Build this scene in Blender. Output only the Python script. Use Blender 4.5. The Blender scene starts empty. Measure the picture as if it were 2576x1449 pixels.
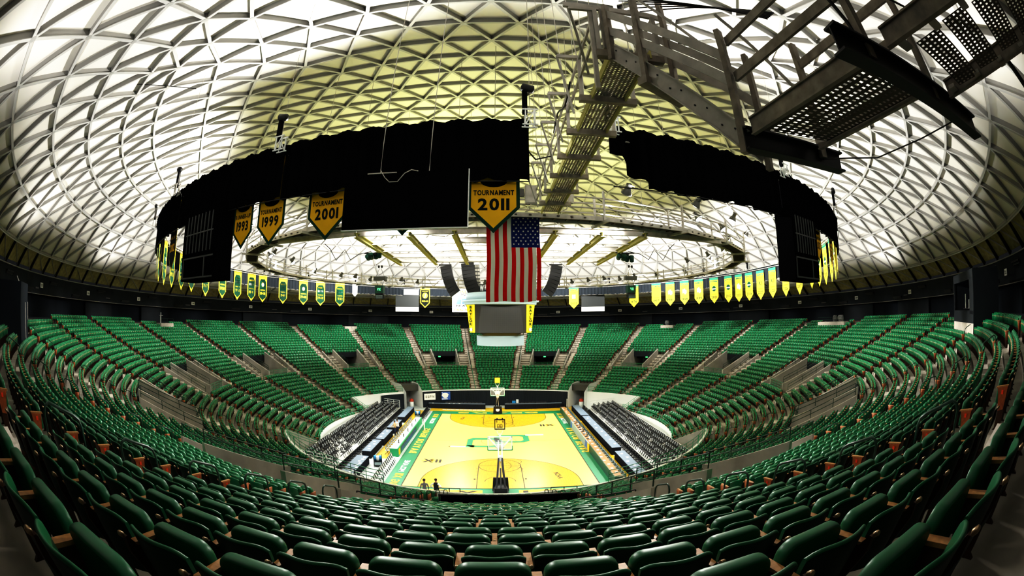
import bpy, math, random
import numpy as np
from mathutils import Vector, Matrix
random.seed(7)
rng = np.random.default_rng(7)
scene = bpy.context.scene
COL = scene.collection
pi = math.pi
R = math.radians
BX = -0.35           # centre of the bowl lies a touch beside the court's centre line

# ------------------------------------------------------------------ materials
MATS = {}
def mat(name, col, rough=0.6, spec=0.4, metal=0.0, emit=0.0, ecol=None, noise=0.0, nscale=6.0, bump=0.0, bscale=40.0, coat=0.0):
    m = bpy.data.materials.new(name)
    m.use_nodes = True
    nt = m.node_tree
    b = nt.nodes['Principled BSDF']
    b.inputs['Base Color'].default_value = (*col, 1)
    b.inputs['Roughness'].default_value = rough
    b.inputs['Specular IOR Level'].default_value = spec
    b.inputs['Metallic'].default_value = metal
    if coat: b.inputs['Coat Weight'].default_value = coat
    if emit:
        b.inputs['Emission Color'].default_value = (*(ecol or col), 1)
        b.inputs['Emission Strength'].default_value = emit
    if noise or bump:
        tc = nt.nodes.new('ShaderNodeTexCoord')
        n = nt.nodes.new('ShaderNodeTexNoise')
        n.inputs['Scale'].default_value = nscale
        n.inputs['Detail'].default_value = 4
        nt.links.new(tc.outputs['Object'], n.inputs['Vector'])
        if noise:
            r = nt.nodes.new('ShaderNodeMapRange')
            r.inputs['From Min'].default_value = 0.3
            r.inputs['From Max'].default_value = 0.7
            r.inputs['To Min'].default_value = 1 - noise
            r.inputs['To Max'].default_value = 1 + noise * 0.4
            mx = nt.nodes.new('ShaderNodeMix'); mx.data_type = 'RGBA'; mx.blend_type = 'MULTIPLY'
            mx.inputs[0].default_value = 1
            mx.inputs[6].default_value = (*col, 1)
            nt.links.new(n.outputs['Fac'], r.inputs['Value'])
            nt.links.new(r.outputs['Result'], mx.inputs[7])
            nt.links.new(mx.outputs[2], b.inputs['Base Color'])
        if bump:
            n2 = nt.nodes.new('ShaderNodeTexNoise'); n2.inputs['Scale'].default_value = bscale
            nt.links.new(tc.outputs['Object'], n2.inputs['Vector'])
            bp = nt.nodes.new('ShaderNodeBump'); bp.inputs['Strength'].default_value = bump
            nt.links.new(n2.outputs['Fac'], bp.inputs['Height'])
            nt.links.new(bp.outputs['Normal'], b.inputs['Normal'])
    MATS[name] = m
    return m

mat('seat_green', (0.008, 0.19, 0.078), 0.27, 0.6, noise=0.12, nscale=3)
mat('seat_shade', (0.006, 0.105, 0.043), 0.42, 0.35, noise=0.12, nscale=3)  # darker copy of seat_green, the near seats' shade put in the colour
mat('seat_rear_shade', (0.002, 0.020, 0.009), 0.5, 0.25)
mat('arm_wood', (0.40, 0.21, 0.085), 0.5, 0.3, noise=0.25, nscale=30)
mat('seat_iron', (0.045, 0.018, 0.008), 0.6, 0.3)
mat('knob_brass', (0.35, 0.24, 0.14), 0.35, 0.5, 0.6)
mat('end_orange', (0.33, 0.095, 0.022), 0.5, 0.4, noise=0.35, nscale=14)
mat('tag_red', (0.75, 0.06, 0.01), 0.5)
mat('concrete', (0.40, 0.37, 0.32), 0.85, 0.2, noise=0.35, nscale=1.2)
mat('concrete_pale', (0.62, 0.57, 0.51), 0.85, 0.2, noise=0.25, nscale=0.9)
mat('concrete_wall', (0.44, 0.42, 0.38), 0.85, 0.2, noise=0.25, nscale=0.8)
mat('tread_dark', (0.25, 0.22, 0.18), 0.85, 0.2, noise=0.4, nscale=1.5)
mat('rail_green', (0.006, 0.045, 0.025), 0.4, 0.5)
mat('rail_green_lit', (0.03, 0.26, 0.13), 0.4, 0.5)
mat('rail_white', (0.75, 0.77, 0.77), 0.4, 0.4)
mat('rail_black', (0.012, 0.014, 0.015), 0.4, 0.5)
mat('white_wall', (0.80, 0.81, 0.79), 0.6, 0.3)
mat('fascia_dark', (0.018, 0.023, 0.028), 0.7, 0.25, noise=0.3, nscale=0.5)
mat('wall_navy', (0.010, 0.014, 0.020), 0.8, 0.2, noise=0.3, nscale=0.4)
mat('black_cloth', (0.006, 0.006, 0.007), 0.95, 0.05)
mat('drape_black', (0.0035, 0.0035, 0.004), 1.0, 0.0)
mat('drape_blue', (0.022, 0.028, 0.036), 0.85, 0.2)
mat('black_metal', (0.010, 0.010, 0.011), 0.5, 0.4)
mat('dome_panel', (0.86, 0.84, 0.79), 0.75, 0.2, noise=0.05, nscale=0.3)
mat('dome_skirt_shade', (0.42, 0.38, 0.17), 0.85, 0.1, noise=0.3, nscale=2.0)  # olive darkened, the skirt's lack of uplight put in the colour
mat('rib_web', (0.36, 0.355, 0.34), 0.6, 0.4)
mat('rib_flange', (0.56, 0.56, 0.55), 0.5, 0.5)
mat('node_steel', (0.48, 0.48, 0.47), 0.45, 0.5, 0.2)
mat('steel_grey', (0.52, 0.49, 0.45), 0.55, 0.4, noise=0.25, nscale=3)
mat('steel_olive', (0.48, 0.45, 0.17), 0.6, 0.3)
mat('steel_brown', (0.32, 0.28, 0.235), 0.6, 0.4, noise=0.4, nscale=4)
mat('grating', (0.10, 0.085, 0.07), 0.7, 0.3)
mat('lamp_body', (0.10, 0.10, 0.10), 0.5, 0.4)
mat('lamp_glow', (1, 1, 1), 0.3, 0.3, emit=30.0, ecol=(0.95, 0.98, 1.0))
mat('fixture_green', (0.01, 0.07, 0.05), 0.5, 0.4)
mat('cable', (0.02, 0.02, 0.02), 0.6, 0.3)
mat('court_light', (0.76, 0.60, 0.155), 0.32, 0.4)
mat('court_dark', (0.64, 0.40, 0.015), 0.32, 0.4)
mat('court_green', (0.012, 0.20, 0.085), 0.4, 0.4)
mat('court_line', (0.02, 0.015, 0.005), 0.5)
mat('court_gold', (0.80, 0.53, 0.05), 0.5)
mat('court_white', (0.85, 0.86, 0.85), 0.5)
mat('court_logo', (0.012, 0.26, 0.11), 0.4)
mat('floor_pale', (0.58, 0.63, 0.64), 0.55, 0.3, noise=0.12, nscale=0.7)
mat('floor_wood', (0.66, 0.44, 0.03), 0.4, 0.4)
mat('skirt_cloth', (0.018, 0.020, 0.026), 0.9, 0.1)
mat('table_top', (0.17, 0.22, 0.29), 0.6, 0.3)
mat('paper', (0.85, 0.86, 0.86), 0.7, 0.2)
mat('chair_black', (0.014, 0.015, 0.017), 0.45, 0.4)
mat('chair_grey', (0.52, 0.55, 0.56), 0.6, 0.3)
mat('chair_blue', (0.16, 0.24, 0.26), 0.5, 0.3)
mat('wood_brown', (0.33, 0.17, 0.06), 0.5, 0.3, noise=0.2, nscale=4)
mat('led_green', (0.03, 0.30, 0.13), 0.4)
mat('led_blue', (0.05, 0.12, 0.42), 0.4)
mat('led_dark', (0.02, 0.075, 0.05), 0.4)
mat('gold', (0.85, 0.48, 0.012), 0.7, 0.2, noise=0.12, nscale=1.2)
mat('yellow', (0.88, 0.68, 0.05), 0.65, 0.2)
mat('banner_green', (0.010, 0.055, 0.032), 0.75, 0.15)
mat('banner_mid', (0.012, 0.13, 0.075), 0.75, 0.15)
mat('banner_black', (0.012, 0.016, 0.015), 0.8, 0.1)
mat('banner_white', (0.82, 0.82, 0.80), 0.7, 0.2)
mat('banner_top', (0.05, 0.26, 0.17), 0.75, 0.15)
mat('flag_red', (0.62, 0.008, 0.006), 0.7, 0.15)
mat('flag_white', (0.80, 0.79, 0.70), 0.7, 0.15)
mat('flag_blue', (0.008, 0.018, 0.16), 0.7, 0.15)
mat('screen_grey', (0.060, 0.060, 0.057), 0.5, 0.3)
mat('screen_mid', (0.055, 0.06, 0.062), 0.6, 0.2)
mat('board_blue', (0.36, 0.47, 0.50), 0.45, 0.3)
mat('board_panel', (0.30, 0.38, 0.40), 0.45, 0.3)
mat('sign_white', (0.82, 0.82, 0.80), 0.6, 0.2)
mat('exit_green', (0.15, 0.9, 0.35), 0.5, emit=2.0)
mat('red_dark', (0.40, 0.05, 0.02), 0.5)
mat('grey_cover', (0.24, 0.24, 0.25), 0.8, 0.2, noise=0.4, nscale=4)
mat('skin', (0.45, 0.26, 0.17), 0.6)
mat('hair_dark', (0.02, 0.015, 0.012), 0.7)
mat('suit_grey', (0.16, 0.16, 0.17), 0.85)
mat('shirt_white', (0.80, 0.80, 0.80), 0.8)
mat('vest_black', (0.015, 0.015, 0.02), 0.85)
mat('vest_tan', (0.50, 0.36, 0.20), 0.85)
mat('trouser_navy', (0.02, 0.03, 0.07), 0.85)
mat('cooler_blue', (0.03, 0.25, 0.55), 0.4)
mat('pad_black', (0.012, 0.014, 0.016), 0.5, 0.4)
mat('hoop_orange', (0.85, 0.22, 0.02), 0.5)
mat('net_white', (0.8, 0.8, 0.8), 0.8)
mat('clock_yellow', (0.9, 0.72, 0.05), 0.5, emit=0.5)
mg = mat('glass_board', (0.9, 0.95, 0.95), 0.05, 0.5)
mg.node_tree.nodes['Principled BSDF'].inputs['Alpha'].default_value = 0.12

def wood_boards(m, along='Y'):
    nt = m.node_tree; b = nt.nodes['Principled BSDF']
    col = b.inputs['Base Color'].default_value[:]
    tc = nt.nodes.new('ShaderNodeTexCoord'); mp = nt.nodes.new('ShaderNodeMapping')
    mp.inputs['Scale'].default_value = (16, 0.9, 1)
    n = nt.nodes.new('ShaderNodeTexNoise'); n.inputs['Scale'].default_value = 1.0; n.inputs['Detail'].default_value = 3
    r = nt.nodes.new('ShaderNodeMapRange'); r.inputs['From Min'].default_value = 0.35; r.inputs['From Max'].default_value = 0.7
    r.inputs['To Min'].default_value = 0.70; r.inputs['To Max'].default_value = 1.06
    mx = nt.nodes.new('ShaderNodeMix'); mx.data_type = 'RGBA'; mx.blend_type = 'MULTIPLY'; mx.inputs[0].default_value = 1
    mx.inputs[6].default_value = col
    nt.links.new(tc.outputs['Object'], mp.inputs['Vector']); nt.links.new(mp.outputs['Vector'], n.inputs['Vector'])
    nt.links.new(n.outputs['Fac'], r.inputs['Value']); nt.links.new(r.outputs['Result'], mx.inputs[7])
    nt.links.new(mx.outputs[2], b.inputs['Base Color'])
wood_boards(MATS['court_dark'])

# ------------------------------------------------------------------ mesh builder
class MB:
    def __init__(s): s.v = []; s.f = []; s.m = []; s.mi = 0
    def add(s, vs, fs):
        o = len(s.v); s.v.extend([tuple(p) for p in vs])
        for f in fs: s.f.append(tuple(i + o for i in f)); s.m.append(s.mi)
        return s
    def mat(s, i): s.mi = i; return s
    def box(s, c, d, rz=0.0, M=None):
        hx, hy, hz = d[0]/2, d[1]/2, d[2]/2
        vs = [Vector((x, y, z)) for x in (-hx, hx) for y in (-hy, hy) for z in (-hz, hz)]
        if rz:
            q = Matrix.Rotation(rz, 3, 'Z'); vs = [q @ v for v in vs]
        if M is not None: vs = [M @ v for v in vs]
        c = Vector(c); vs = [v + c for v in vs]
        return s.add(vs, [(0,1,3,2),(4,6,7,5),(0,4,5,1),(2,3,7,6),(0,2,6,4),(1,5,7,3)])
    def bar(s, a, b, w, h, up=(0,0,1), off=0.0):
        a = Vector(a); b = Vector(b); d = (b - a)
        if d.length < 1e-6: return s
        d.normalize(); u = Vector(up); x = d.cross(u)
        if x.length < 1e-4: x = d.cross(Vector((1,0,0)))
        x.normalize(); z = x.cross(d).normalized()
        vs = []
        for p in (a, b):
            for sx, sz in ((-1,-1),(1,-1),(1,1),(-1,1)):
                vs.append(p + x*(sx*w/2) + z*(sz*h/2 + off))
        return s.add(vs, [(0,1,2,3),(7,6,5,4),(0,4,5,1),(1,5,6,2),(2,6,7,3),(3,7,4,0)])
    def tube(s, pts, r, n=6, closed=False):
        pts = [Vector(p) for p in pts]; k = len(pts); vs = []; ref = Vector((0,0,1))
        for i, p in enumerate(pts):
            if closed: t = pts[(i+1) % k] - pts[i-1]
            else: t = pts[min(i+1,k-1)] - pts[max(i-1,0)]
            if t.length < 1e-9: t = Vector((0,0,1))
            t.normalize()
            x = t.cross(ref)
            if x.length < 0.05: x = t.cross(Vector((0,1,0)))
            x.normalize(); y = x.cross(t)
            for j in range(n):
                a = 2*pi*j/n; vs.append(p + x*math.cos(a)*r + y*math.sin(a)*r)
        fs = []
        for i in range(k if closed else k-1):
            i2 = (i+1) % k
            for j in range(n):
                j2 = (j+1) % n; fs.append((i*n+j, i*n+j2, i2*n+j2, i2*n+j))
        if not closed:
            fs.append(tuple(range(n-1,-1,-1))); fs.append(tuple((k-1)*n+j for j in range(n)))
        return s.add(vs, fs)
    def lathe(s, prof, n=16, c=(0,0,0), M=None):
        vs = []; k = len(prof)
        for r, z in prof:
            for j in range(n):
                a = 2*pi*j/n; vs.append(Vector((r*math.cos(a), r*math.sin(a), z)))
        if M is not None: vs = [M @ v for v in vs]
        c = Vector(c); vs = [v + c for v in vs]; fs = []
        for i in range(k-1):
            for j in range(n):
                j2 = (j+1) % n; fs.append((i*n+j, i*n+j2, (i+1)*n+j2, (i+1)*n+j))
        fs.append(tuple(range(n-1,-1,-1))); fs.append(tuple((k-1)*n+j for j in range(n)))
        return s.add(vs, fs)
    def poly(s, pts): return s.add(pts, [tuple(range(len(pts)))])
    def prism(s, pts, ext):
        n = len(pts); e = Vector(ext); a = [Vector(p) for p in pts]; b = [p + e for p in a]
        return s.add(a + b, [tuple(range(n-1,-1,-1)), tuple(range(n, 2*n))] + [(i, (i+1) % n, n+(i+1) % n, n+i) for i in range(n)])
    def grid(s, P):
        nu = len(P); nv = len(P[0]); vs = [p for row in P for p in row]
        return s.add(vs, [(i*nv+j, (i+1)*nv+j, (i+1)*nv+j+1, i*nv+j+1) for i in range(nu-1) for j in range(nv-1)])
    def mesh(s, name, mats, smooth=False):
        me = bpy.data.meshes.new(name); me.from_pydata(s.v, [], s.f)
        for m in (mats if isinstance(mats, (list, tuple)) else [mats]): me.materials.append(MATS[m])
        if any(s.m): me.polygons.foreach_set('material_index', s.m)
        if smooth: me.polygons.foreach_set('use_smooth', [True]*len(s.f))
        me.update(); return me
    def build(s, name, mats, parent=None, smooth=False, **kw):
        o = bpy.data.objects.new(name, s.mesh(name, mats, smooth)); COL.objects.link(o)
        if parent is not None: o.parent = parent
        if kw: tag(o, **kw)
        return o

def tag(o, label=None, cat=None, group=None, kind=None):
    if label: o['label'] = label
    if cat: o['category'] = cat
    if group: o['group'] = group
    if kind: o['kind'] = kind
    return o
def empty(name, loc=(0,0,0), rz=0.0, **kw):
    o = bpy.data.objects.new(name, None); COL.objects.link(o); o.location = loc; o.rotation_euler = (0,0,rz); o.empty_display_size = 0.1
    return tag(o, **kw)
def inst(name, me, parent=None, loc=None, rz=None, **kw):
    o = bpy.data.objects.new(name, me); COL.objects.link(o)
    if parent is not None: o.parent = parent
    if loc is not None: o.location = loc
    if rz is not None: o.rotation_euler = (0,0,rz)
    return tag(o, **kw)
def copy_tree(o, parent=None):
    c = o.copy(); COL.objects.link(c)
    if parent is not None: c.parent = parent
    for ch in list(o.children): copy_tree(ch, c)
    return c
def st(mb, name, mats, smooth=False): return mb.build(name, mats, smooth=smooth, kind='structure')

def pol(az, r, z=0.0):
    a = R(az); return Vector((BX + r*math.sin(a), r*math.cos(a), z))
def er(az): a = R(az); return Vector((math.sin(a), math.cos(a), 0))
def et(az): a = R(az); return Vector((math.cos(a), -math.sin(a), 0))

ONES = 'zero one two three four five six seven eight nine ten eleven twelve thirteen fourteen fifteen sixteen seventeen eighteen nineteen'.split()
ORD = 'zeroth first second third fourth fifth sixth seventh eighth ninth tenth eleventh twelfth thirteenth fourteenth fifteenth sixteenth seventeenth eighteenth nineteenth'.split()
TENS = {2:'twenty',3:'thirty',4:'forty',5:'fifty'}; TENO = {2:'twentieth',3:'thirtieth',4:'fortieth',5:'fiftieth'}
def nth(n): return ORD[n] if n < 20 else (TENO[n//10] if n % 10 == 0 else TENS[n//10] + '-' + ORD[n % 10])
# the two long sides of the court are named by what stands there
def side(x): return 'press table side' if x > 0 else 'scorer table side'

# ------------------------------------------------------------------ glyph library (lettering is built as flat meshes)
GL = {}
def make_glyphs():
    cu = bpy.data.curves.new('glyph', 'FONT'); ob = bpy.data.objects.new('glyph', cu); COL.objects.link(ob)
    cu.offset = 0.035; cu.resolution_u = 3; cu.size = 1.0
    for ch in 'ABCDEFGHIJKLMNOPQRSTUVWXYZ0123456789-.':
        cu.body = ch; dg = bpy.context.evaluated_depsgraph_get(); dg.update()
        me = bpy.data.meshes.new_from_object(ob.evaluated_get(dg))
        v = np.array([tuple(p.co) for p in me.vertices]); f = [tuple(p.vertices) for p in me.polygons]
        x0 = v[:,0].min(); w = v[:,0].max() - x0; v[:,0] -= x0
        GL[ch] = (v, f, w); bpy.data.meshes.remove(me)
    bpy.data.objects.remove(ob); bpy.data.curves.remove(cu)
make_glyphs()
def text_into(mb, s, O, X, Y, h, width=None, vertical=False, arc=None):
    """lay out string s, centred on O, in the plane X,Y; capital height h; stretched to width when given"""
    O, X, Y = Vector(O), Vector(X).normalized(), Vector(Y).normalized()
    k = h/0.72; gap = 0.10
    if vertical:
        n = len(s)
        for i, ch in enumerate(s):
            v, f, w = GL[ch]; step = width/n
            c = O + Y*(width/2 - (i+0.5)*step)
            mb.add([c + X*((p[0]-w/2)*k) + Y*((p[1]-0.36)*k) for p in v], f)
        return mb
    W = sum((GL[c][2] if c != ' ' else 0.3) + gap for c in s) - gap
    kx = k if width is None else width/W
    x = -W/2
    for ch in s:
        if ch == ' ': x += 0.3 + gap; continue
        v, f, w = GL[ch]
        dy = 0.0 if arc is None else arc*(1 - (2*(x+w/2)/W)**2)
        mb.add([O + X*((x+p[0])*kx) + Y*((p[1]-0.36)*k + dy) for p in v], f); x += w + gap
    return mb

# ------------------------------------------------------------------ camera: 16 mm class fisheye
cd = bpy.data.cameras.new('camera'); cam = bpy.data.objects.new('camera', cd); COL.objects.link(cam)
cd.type = 'PANO'; cd.sensor_fit = 'HORIZONTAL'; cd.sensor_width = 36.0; cd.sensor_height = 36.0*1449/2576
cd.clip_start = 0.02; cd.clip_end = 400
cd.panorama_type = 'FISHEYE_LENS_POLYNOMIAL'
cd.fisheye_fov = R(200)
# measured radius: r_px = 1153.5 (t - 0.0866 t^3); inverted as a polynomial of the radius in millimetres
_t = np.linspace(0, 1.55, 500); _r = 1153.5*(_t - 0.0866*_t**3)*36.0/2576
_A = np.stack([_r, _r**2, _r**3, _r**4], 1); _w = 1 - 0.26*_t**2; _k = np.linalg.lstsq(_A*_w[:, None], _t*_w, rcond=None)[0]
cd.fisheye_polynomial_k0 = 0.0
cd.fisheye_polynomial_k1 = -_k[0]; cd.fisheye_polynomial_k2 = -_k[1]
cd.fisheye_polynomial_k3 = -_k[2]; cd.fisheye_polynomial_k4 = -_k[3]
pitch, yaw, roll = 0.0711, 0.0381, 0.0043
_F = Vector((math.cos(pitch)*math.sin(yaw), math.cos(pitch)*math.cos(yaw), math.sin(pitch)))
_X0 = Vector((math.cos(yaw), -math.sin(yaw), 0)); _U0 = _X0.cross(_F)
_X = _X0*math.cos(roll) - _U0*math.sin(roll); _U = _X0*math.sin(roll) + _U0*math.cos(roll)
CAM = Vector((-0.3204, -46.745, 12.8162))
_M = Matrix.Identity(4)
for i in range(3): _M[i][0] = _X[i]; _M[i][1] = _U[i]; _M[i][2] = -_F[i]; _M[i][3] = CAM[i]
cam.matrix_world = _M
scene.camera = cam
# ------------------------------------------------------------------ the bowl
NR = 30
def r_(i): return 22.1 + 0.838*i
def ra(i): return r_(i) - 0.62
def zt(i): return 1.85 + 0.31*i if i <= 10 else 4.95 + 0.3347*(i-10)
def zat(r):                       # tread height of the row that radius r lies in
    return zt(max(0, min(NR-1, int((r - ra(0))/0.838))))
PORT_H = 3.75                     # half angle of a portal opening
LAND_Z = 4.95
def is_portal(k): return k % 2 == 1          # sections are 15 degrees wide, centred on 15*k
TUN = (30.4, 37.6)
SIDE = (62.0, 116.0)               # along the court's long sides the bowl steps down three more rows
def in_side(az):
    a = abs((az + 180) % 360 - 180); return SIDE[0] <= a <= SIDE[1]
def in_tun(az): 
    a = (az + 180) % 360 - 180
    return TUN[0] < abs(a) < TUN[1]

def build_bowl():
    mb = MB()
    for k in range(24):
        c = 15*k; cuts = [-7.5, -6.15, -PORT_H, -1.9, 0, 1.9, PORT_H, 6.15, 7.5]
        a0 = (c + 180) % 360 - 180
        if abs(a0) == 30: cuts = sorted(set(cuts + [s*t - a0 for t in TUN for s in (1 if a0 > 0 else -1,) if abs(s*t - a0) <= 7.5] + [ ]))
        if abs(a0) == 45: cuts = sorted(set(cuts + [(1 if a0 > 0 else -1)*TUN[1] - a0]))
        for d0, d1 in zip(cuts[:-1], cuts[1:]):
            if d1 - d0 < 1e-6: continue
            A, B = c + d0, c + d1; mid = (d0 + d1)/2; n = 2 if d1 - d0 > 2.5 else 1
            for i in range(NR):
                if is_portal(k) and abs(mid) < PORT_H and 10 <= i <= 15: continue
                if i <= 2 and in_tun(c + mid): continue
                z = zt(i); zn = zt(i+1) if i < NR-1 else z
                r0, r1 = ra(i), ra(i+1) if i < NR-1 else 53.5
                if is_portal(k) and abs(mid) < PORT_H and i == 9: zn = LAND_Z
                for q in range(n):
                    a, b = A + (B-A)*q/n, A + (B-A)*(q+1)/n
                    mb.mat(0); mb.poly([pol(a, r0, z), pol(a, r1, z), pol(b, r1, z), pol(b, r0, z)])
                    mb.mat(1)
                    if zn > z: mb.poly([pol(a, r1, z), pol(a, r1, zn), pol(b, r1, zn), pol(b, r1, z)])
    for s in (-1, 1):
        for i in (-4, -3, -2, -1):
            for q in range(24):
                a, b = s*(SIDE[0] + (SIDE[1]-SIDE[0])*q/24), s*(SIDE[0] + (SIDE[1]-SIDE[0])*(q+1)/24)
                mb.mat(0); mb.poly([pol(a, ra(i), zt(i)), pol(a, ra(i+1), zt(i)), pol(b, ra(i+1), zt(i)), pol(b, ra(i), zt(i))])
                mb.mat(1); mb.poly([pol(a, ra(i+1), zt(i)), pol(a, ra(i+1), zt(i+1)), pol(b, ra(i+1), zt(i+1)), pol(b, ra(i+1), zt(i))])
    # half steps of the stairs
    mb.mat(2)
    for k in range(24):
        b = 15*k + 7.5; pside = 1 if is_portal(k+1) else -1
        for i in range(1, NR):
            h = (zt(i) - zt(i-1))/2; r1 = ra(i); r0 = r1 - 0.40
            if 10 <= i <= 16: c0, c1 = b + pside*0.25, b + pside*3.55
            else:
                w = math.degrees(0.60/r1); c0, c1 = b - w, b + w
            z0 = zt(i-1); z1 = z0 + h
            P = [pol(c0, r0, z0), pol(c1, r0, z0), pol(c1, r0, z1), pol(c0, r0, z1)]
            Q = [pol(c0, r1, z1), pol(c1, r1, z1)]
            mb.poly(P); mb.poly([P[3], P[2], Q[1], Q[0]])
            mb.poly([P[0], P[3], Q[0], pol(c0, r1, z0)]); mb.poly([P[1], P[2], Q[1], pol(c1, r1, z0)])
    st(mb, 'floor_terraces', ['concrete', 'tread_dark', 'concrete_pale'])
    # pods: solid concrete blocks beside the portal stairs
    mb = MB()
    for k in range(24):
        if is_portal(k): continue
        for s in (-1, 1):
            for i in range(10, 16):
                a, b = 15*k + s*6.3, 15*k + s*7.35
                z0, z1 = zt(i) - 0.05, zt(i) + 0.42; r0, r1 = ra(i) + 0.02, ra(i+1) + 0.0
                V = [pol(x, r, z) for x in (a, b) for r in (r0, r1) for z in (z0, z1)]
                mb.add(V, [(0,1,3,2),(4,6,7,5),(0,4,5,1),(2,3,7,6),(1,5,7,3)])
    st(mb, 'floor_stair_blocks', 'concrete_pale')
build_bowl()

def wall_strip(name, az0, az1, r, z0, z1, m, step=2.5, top=None):
    mb = MB(); n = max(1, int(abs(az1-az0)/step)); Pa = []
    for q in range(n+1):
        a = az0 + (az1-az0)*q/n; Pa.append([pol(a, r, z0), pol(a, r, z1)])
    mb.grid(Pa)
    if top: mb.grid([[pol(az0+(az1-az0)*q/n, r, z1), pol(az0+(az1-az0)*q/n, r+top, z1)] for q in range(n+1)]); mb.grid([[pol(az0+(az1-az0)*q/n, r+top, z1), pol(az0+(az1-az0)*q/n, r+top, z1-0.7)] for q in range(n+1)])
    return st(mb, name, m)
# retaining wall round the floor (broken by the two tunnels)
wall_strip('wall_front', -TUN[0], TUN[0], 21.46, 0, 2.52, 'white_wall', top=0.16)
wall_strip('wall_around', SIDE[1], 360 - SIDE[1], 21.46, 0, 2.52, 'white_wall', top=0.16)
for s in (-1, 1):
    wall_strip('wall_corner', s*TUN[1], s*SIDE[0], 21.46, 0, 2.52, 'white_wall', top=0.16)
    wall_strip('wall_side', s*SIDE[0], s*SIDE[1], ra(-4) + 0.02, 0, 1.15, 'white_wall', top=0.14)
    mb = MB()
    for a in SIDE: mb.prism([pol(s*a, 18.1, 0), pol(s*a, 21.5, 0), pol(s*a, 21.5, 2.5), pol(s*a, 18.1, 1.15)], et(s*a)*0.14)
    st(mb, 'wall_corner_end', 'concrete_wall')
# upper concourse wall and the dark fascia ring below the dome
wall_strip('wall_back', 0, 360, 53.4, 11.5, 15.7, 'wall_navy')
mb = MB()
Pa = []
for q in range(145):
    a = 2.5*q; Pa.append([pol(a, 53.4, 13.75), pol(a, 51.7, 13.75), pol(a, 51.62, 13.85), pol(a, 51.15, 15.62), pol(a, 51.0, 15.66), pol(a, 53.4, 15.75)])
mb.grid(Pa); st(mb, 'wall_fascia', 'fascia_dark')
mb = MB(); mb.tube([pol(2.5*q, 51.68, 13.80) for q in range(144)], 0.035, 5, True); st(mb, 'trim_1', 'steel_grey')
mb = MB(); mb.tube([pol(2.5*q, 51.05, 15.66) for q in range(144)], 0.05, 5, True); st(mb, 'trim_2', 'rib_web')
# flat panels standing against the back wall (dark rooms and doors)
for j, (a, w) in enumerate([(-100, 7), (-85, 5), (-56, 9), (-30, 9), (2, 12), (33, 8), (61, 9), (89, 7), (104, 8)]):
    mb = MB(); c = pol(a, 52.9, 12.6); mb.box(c, (w, 0.4, 2.3), -R(a)); st(mb, 'wall_panel_%d' % (j+1), 'fascia_dark')

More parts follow.
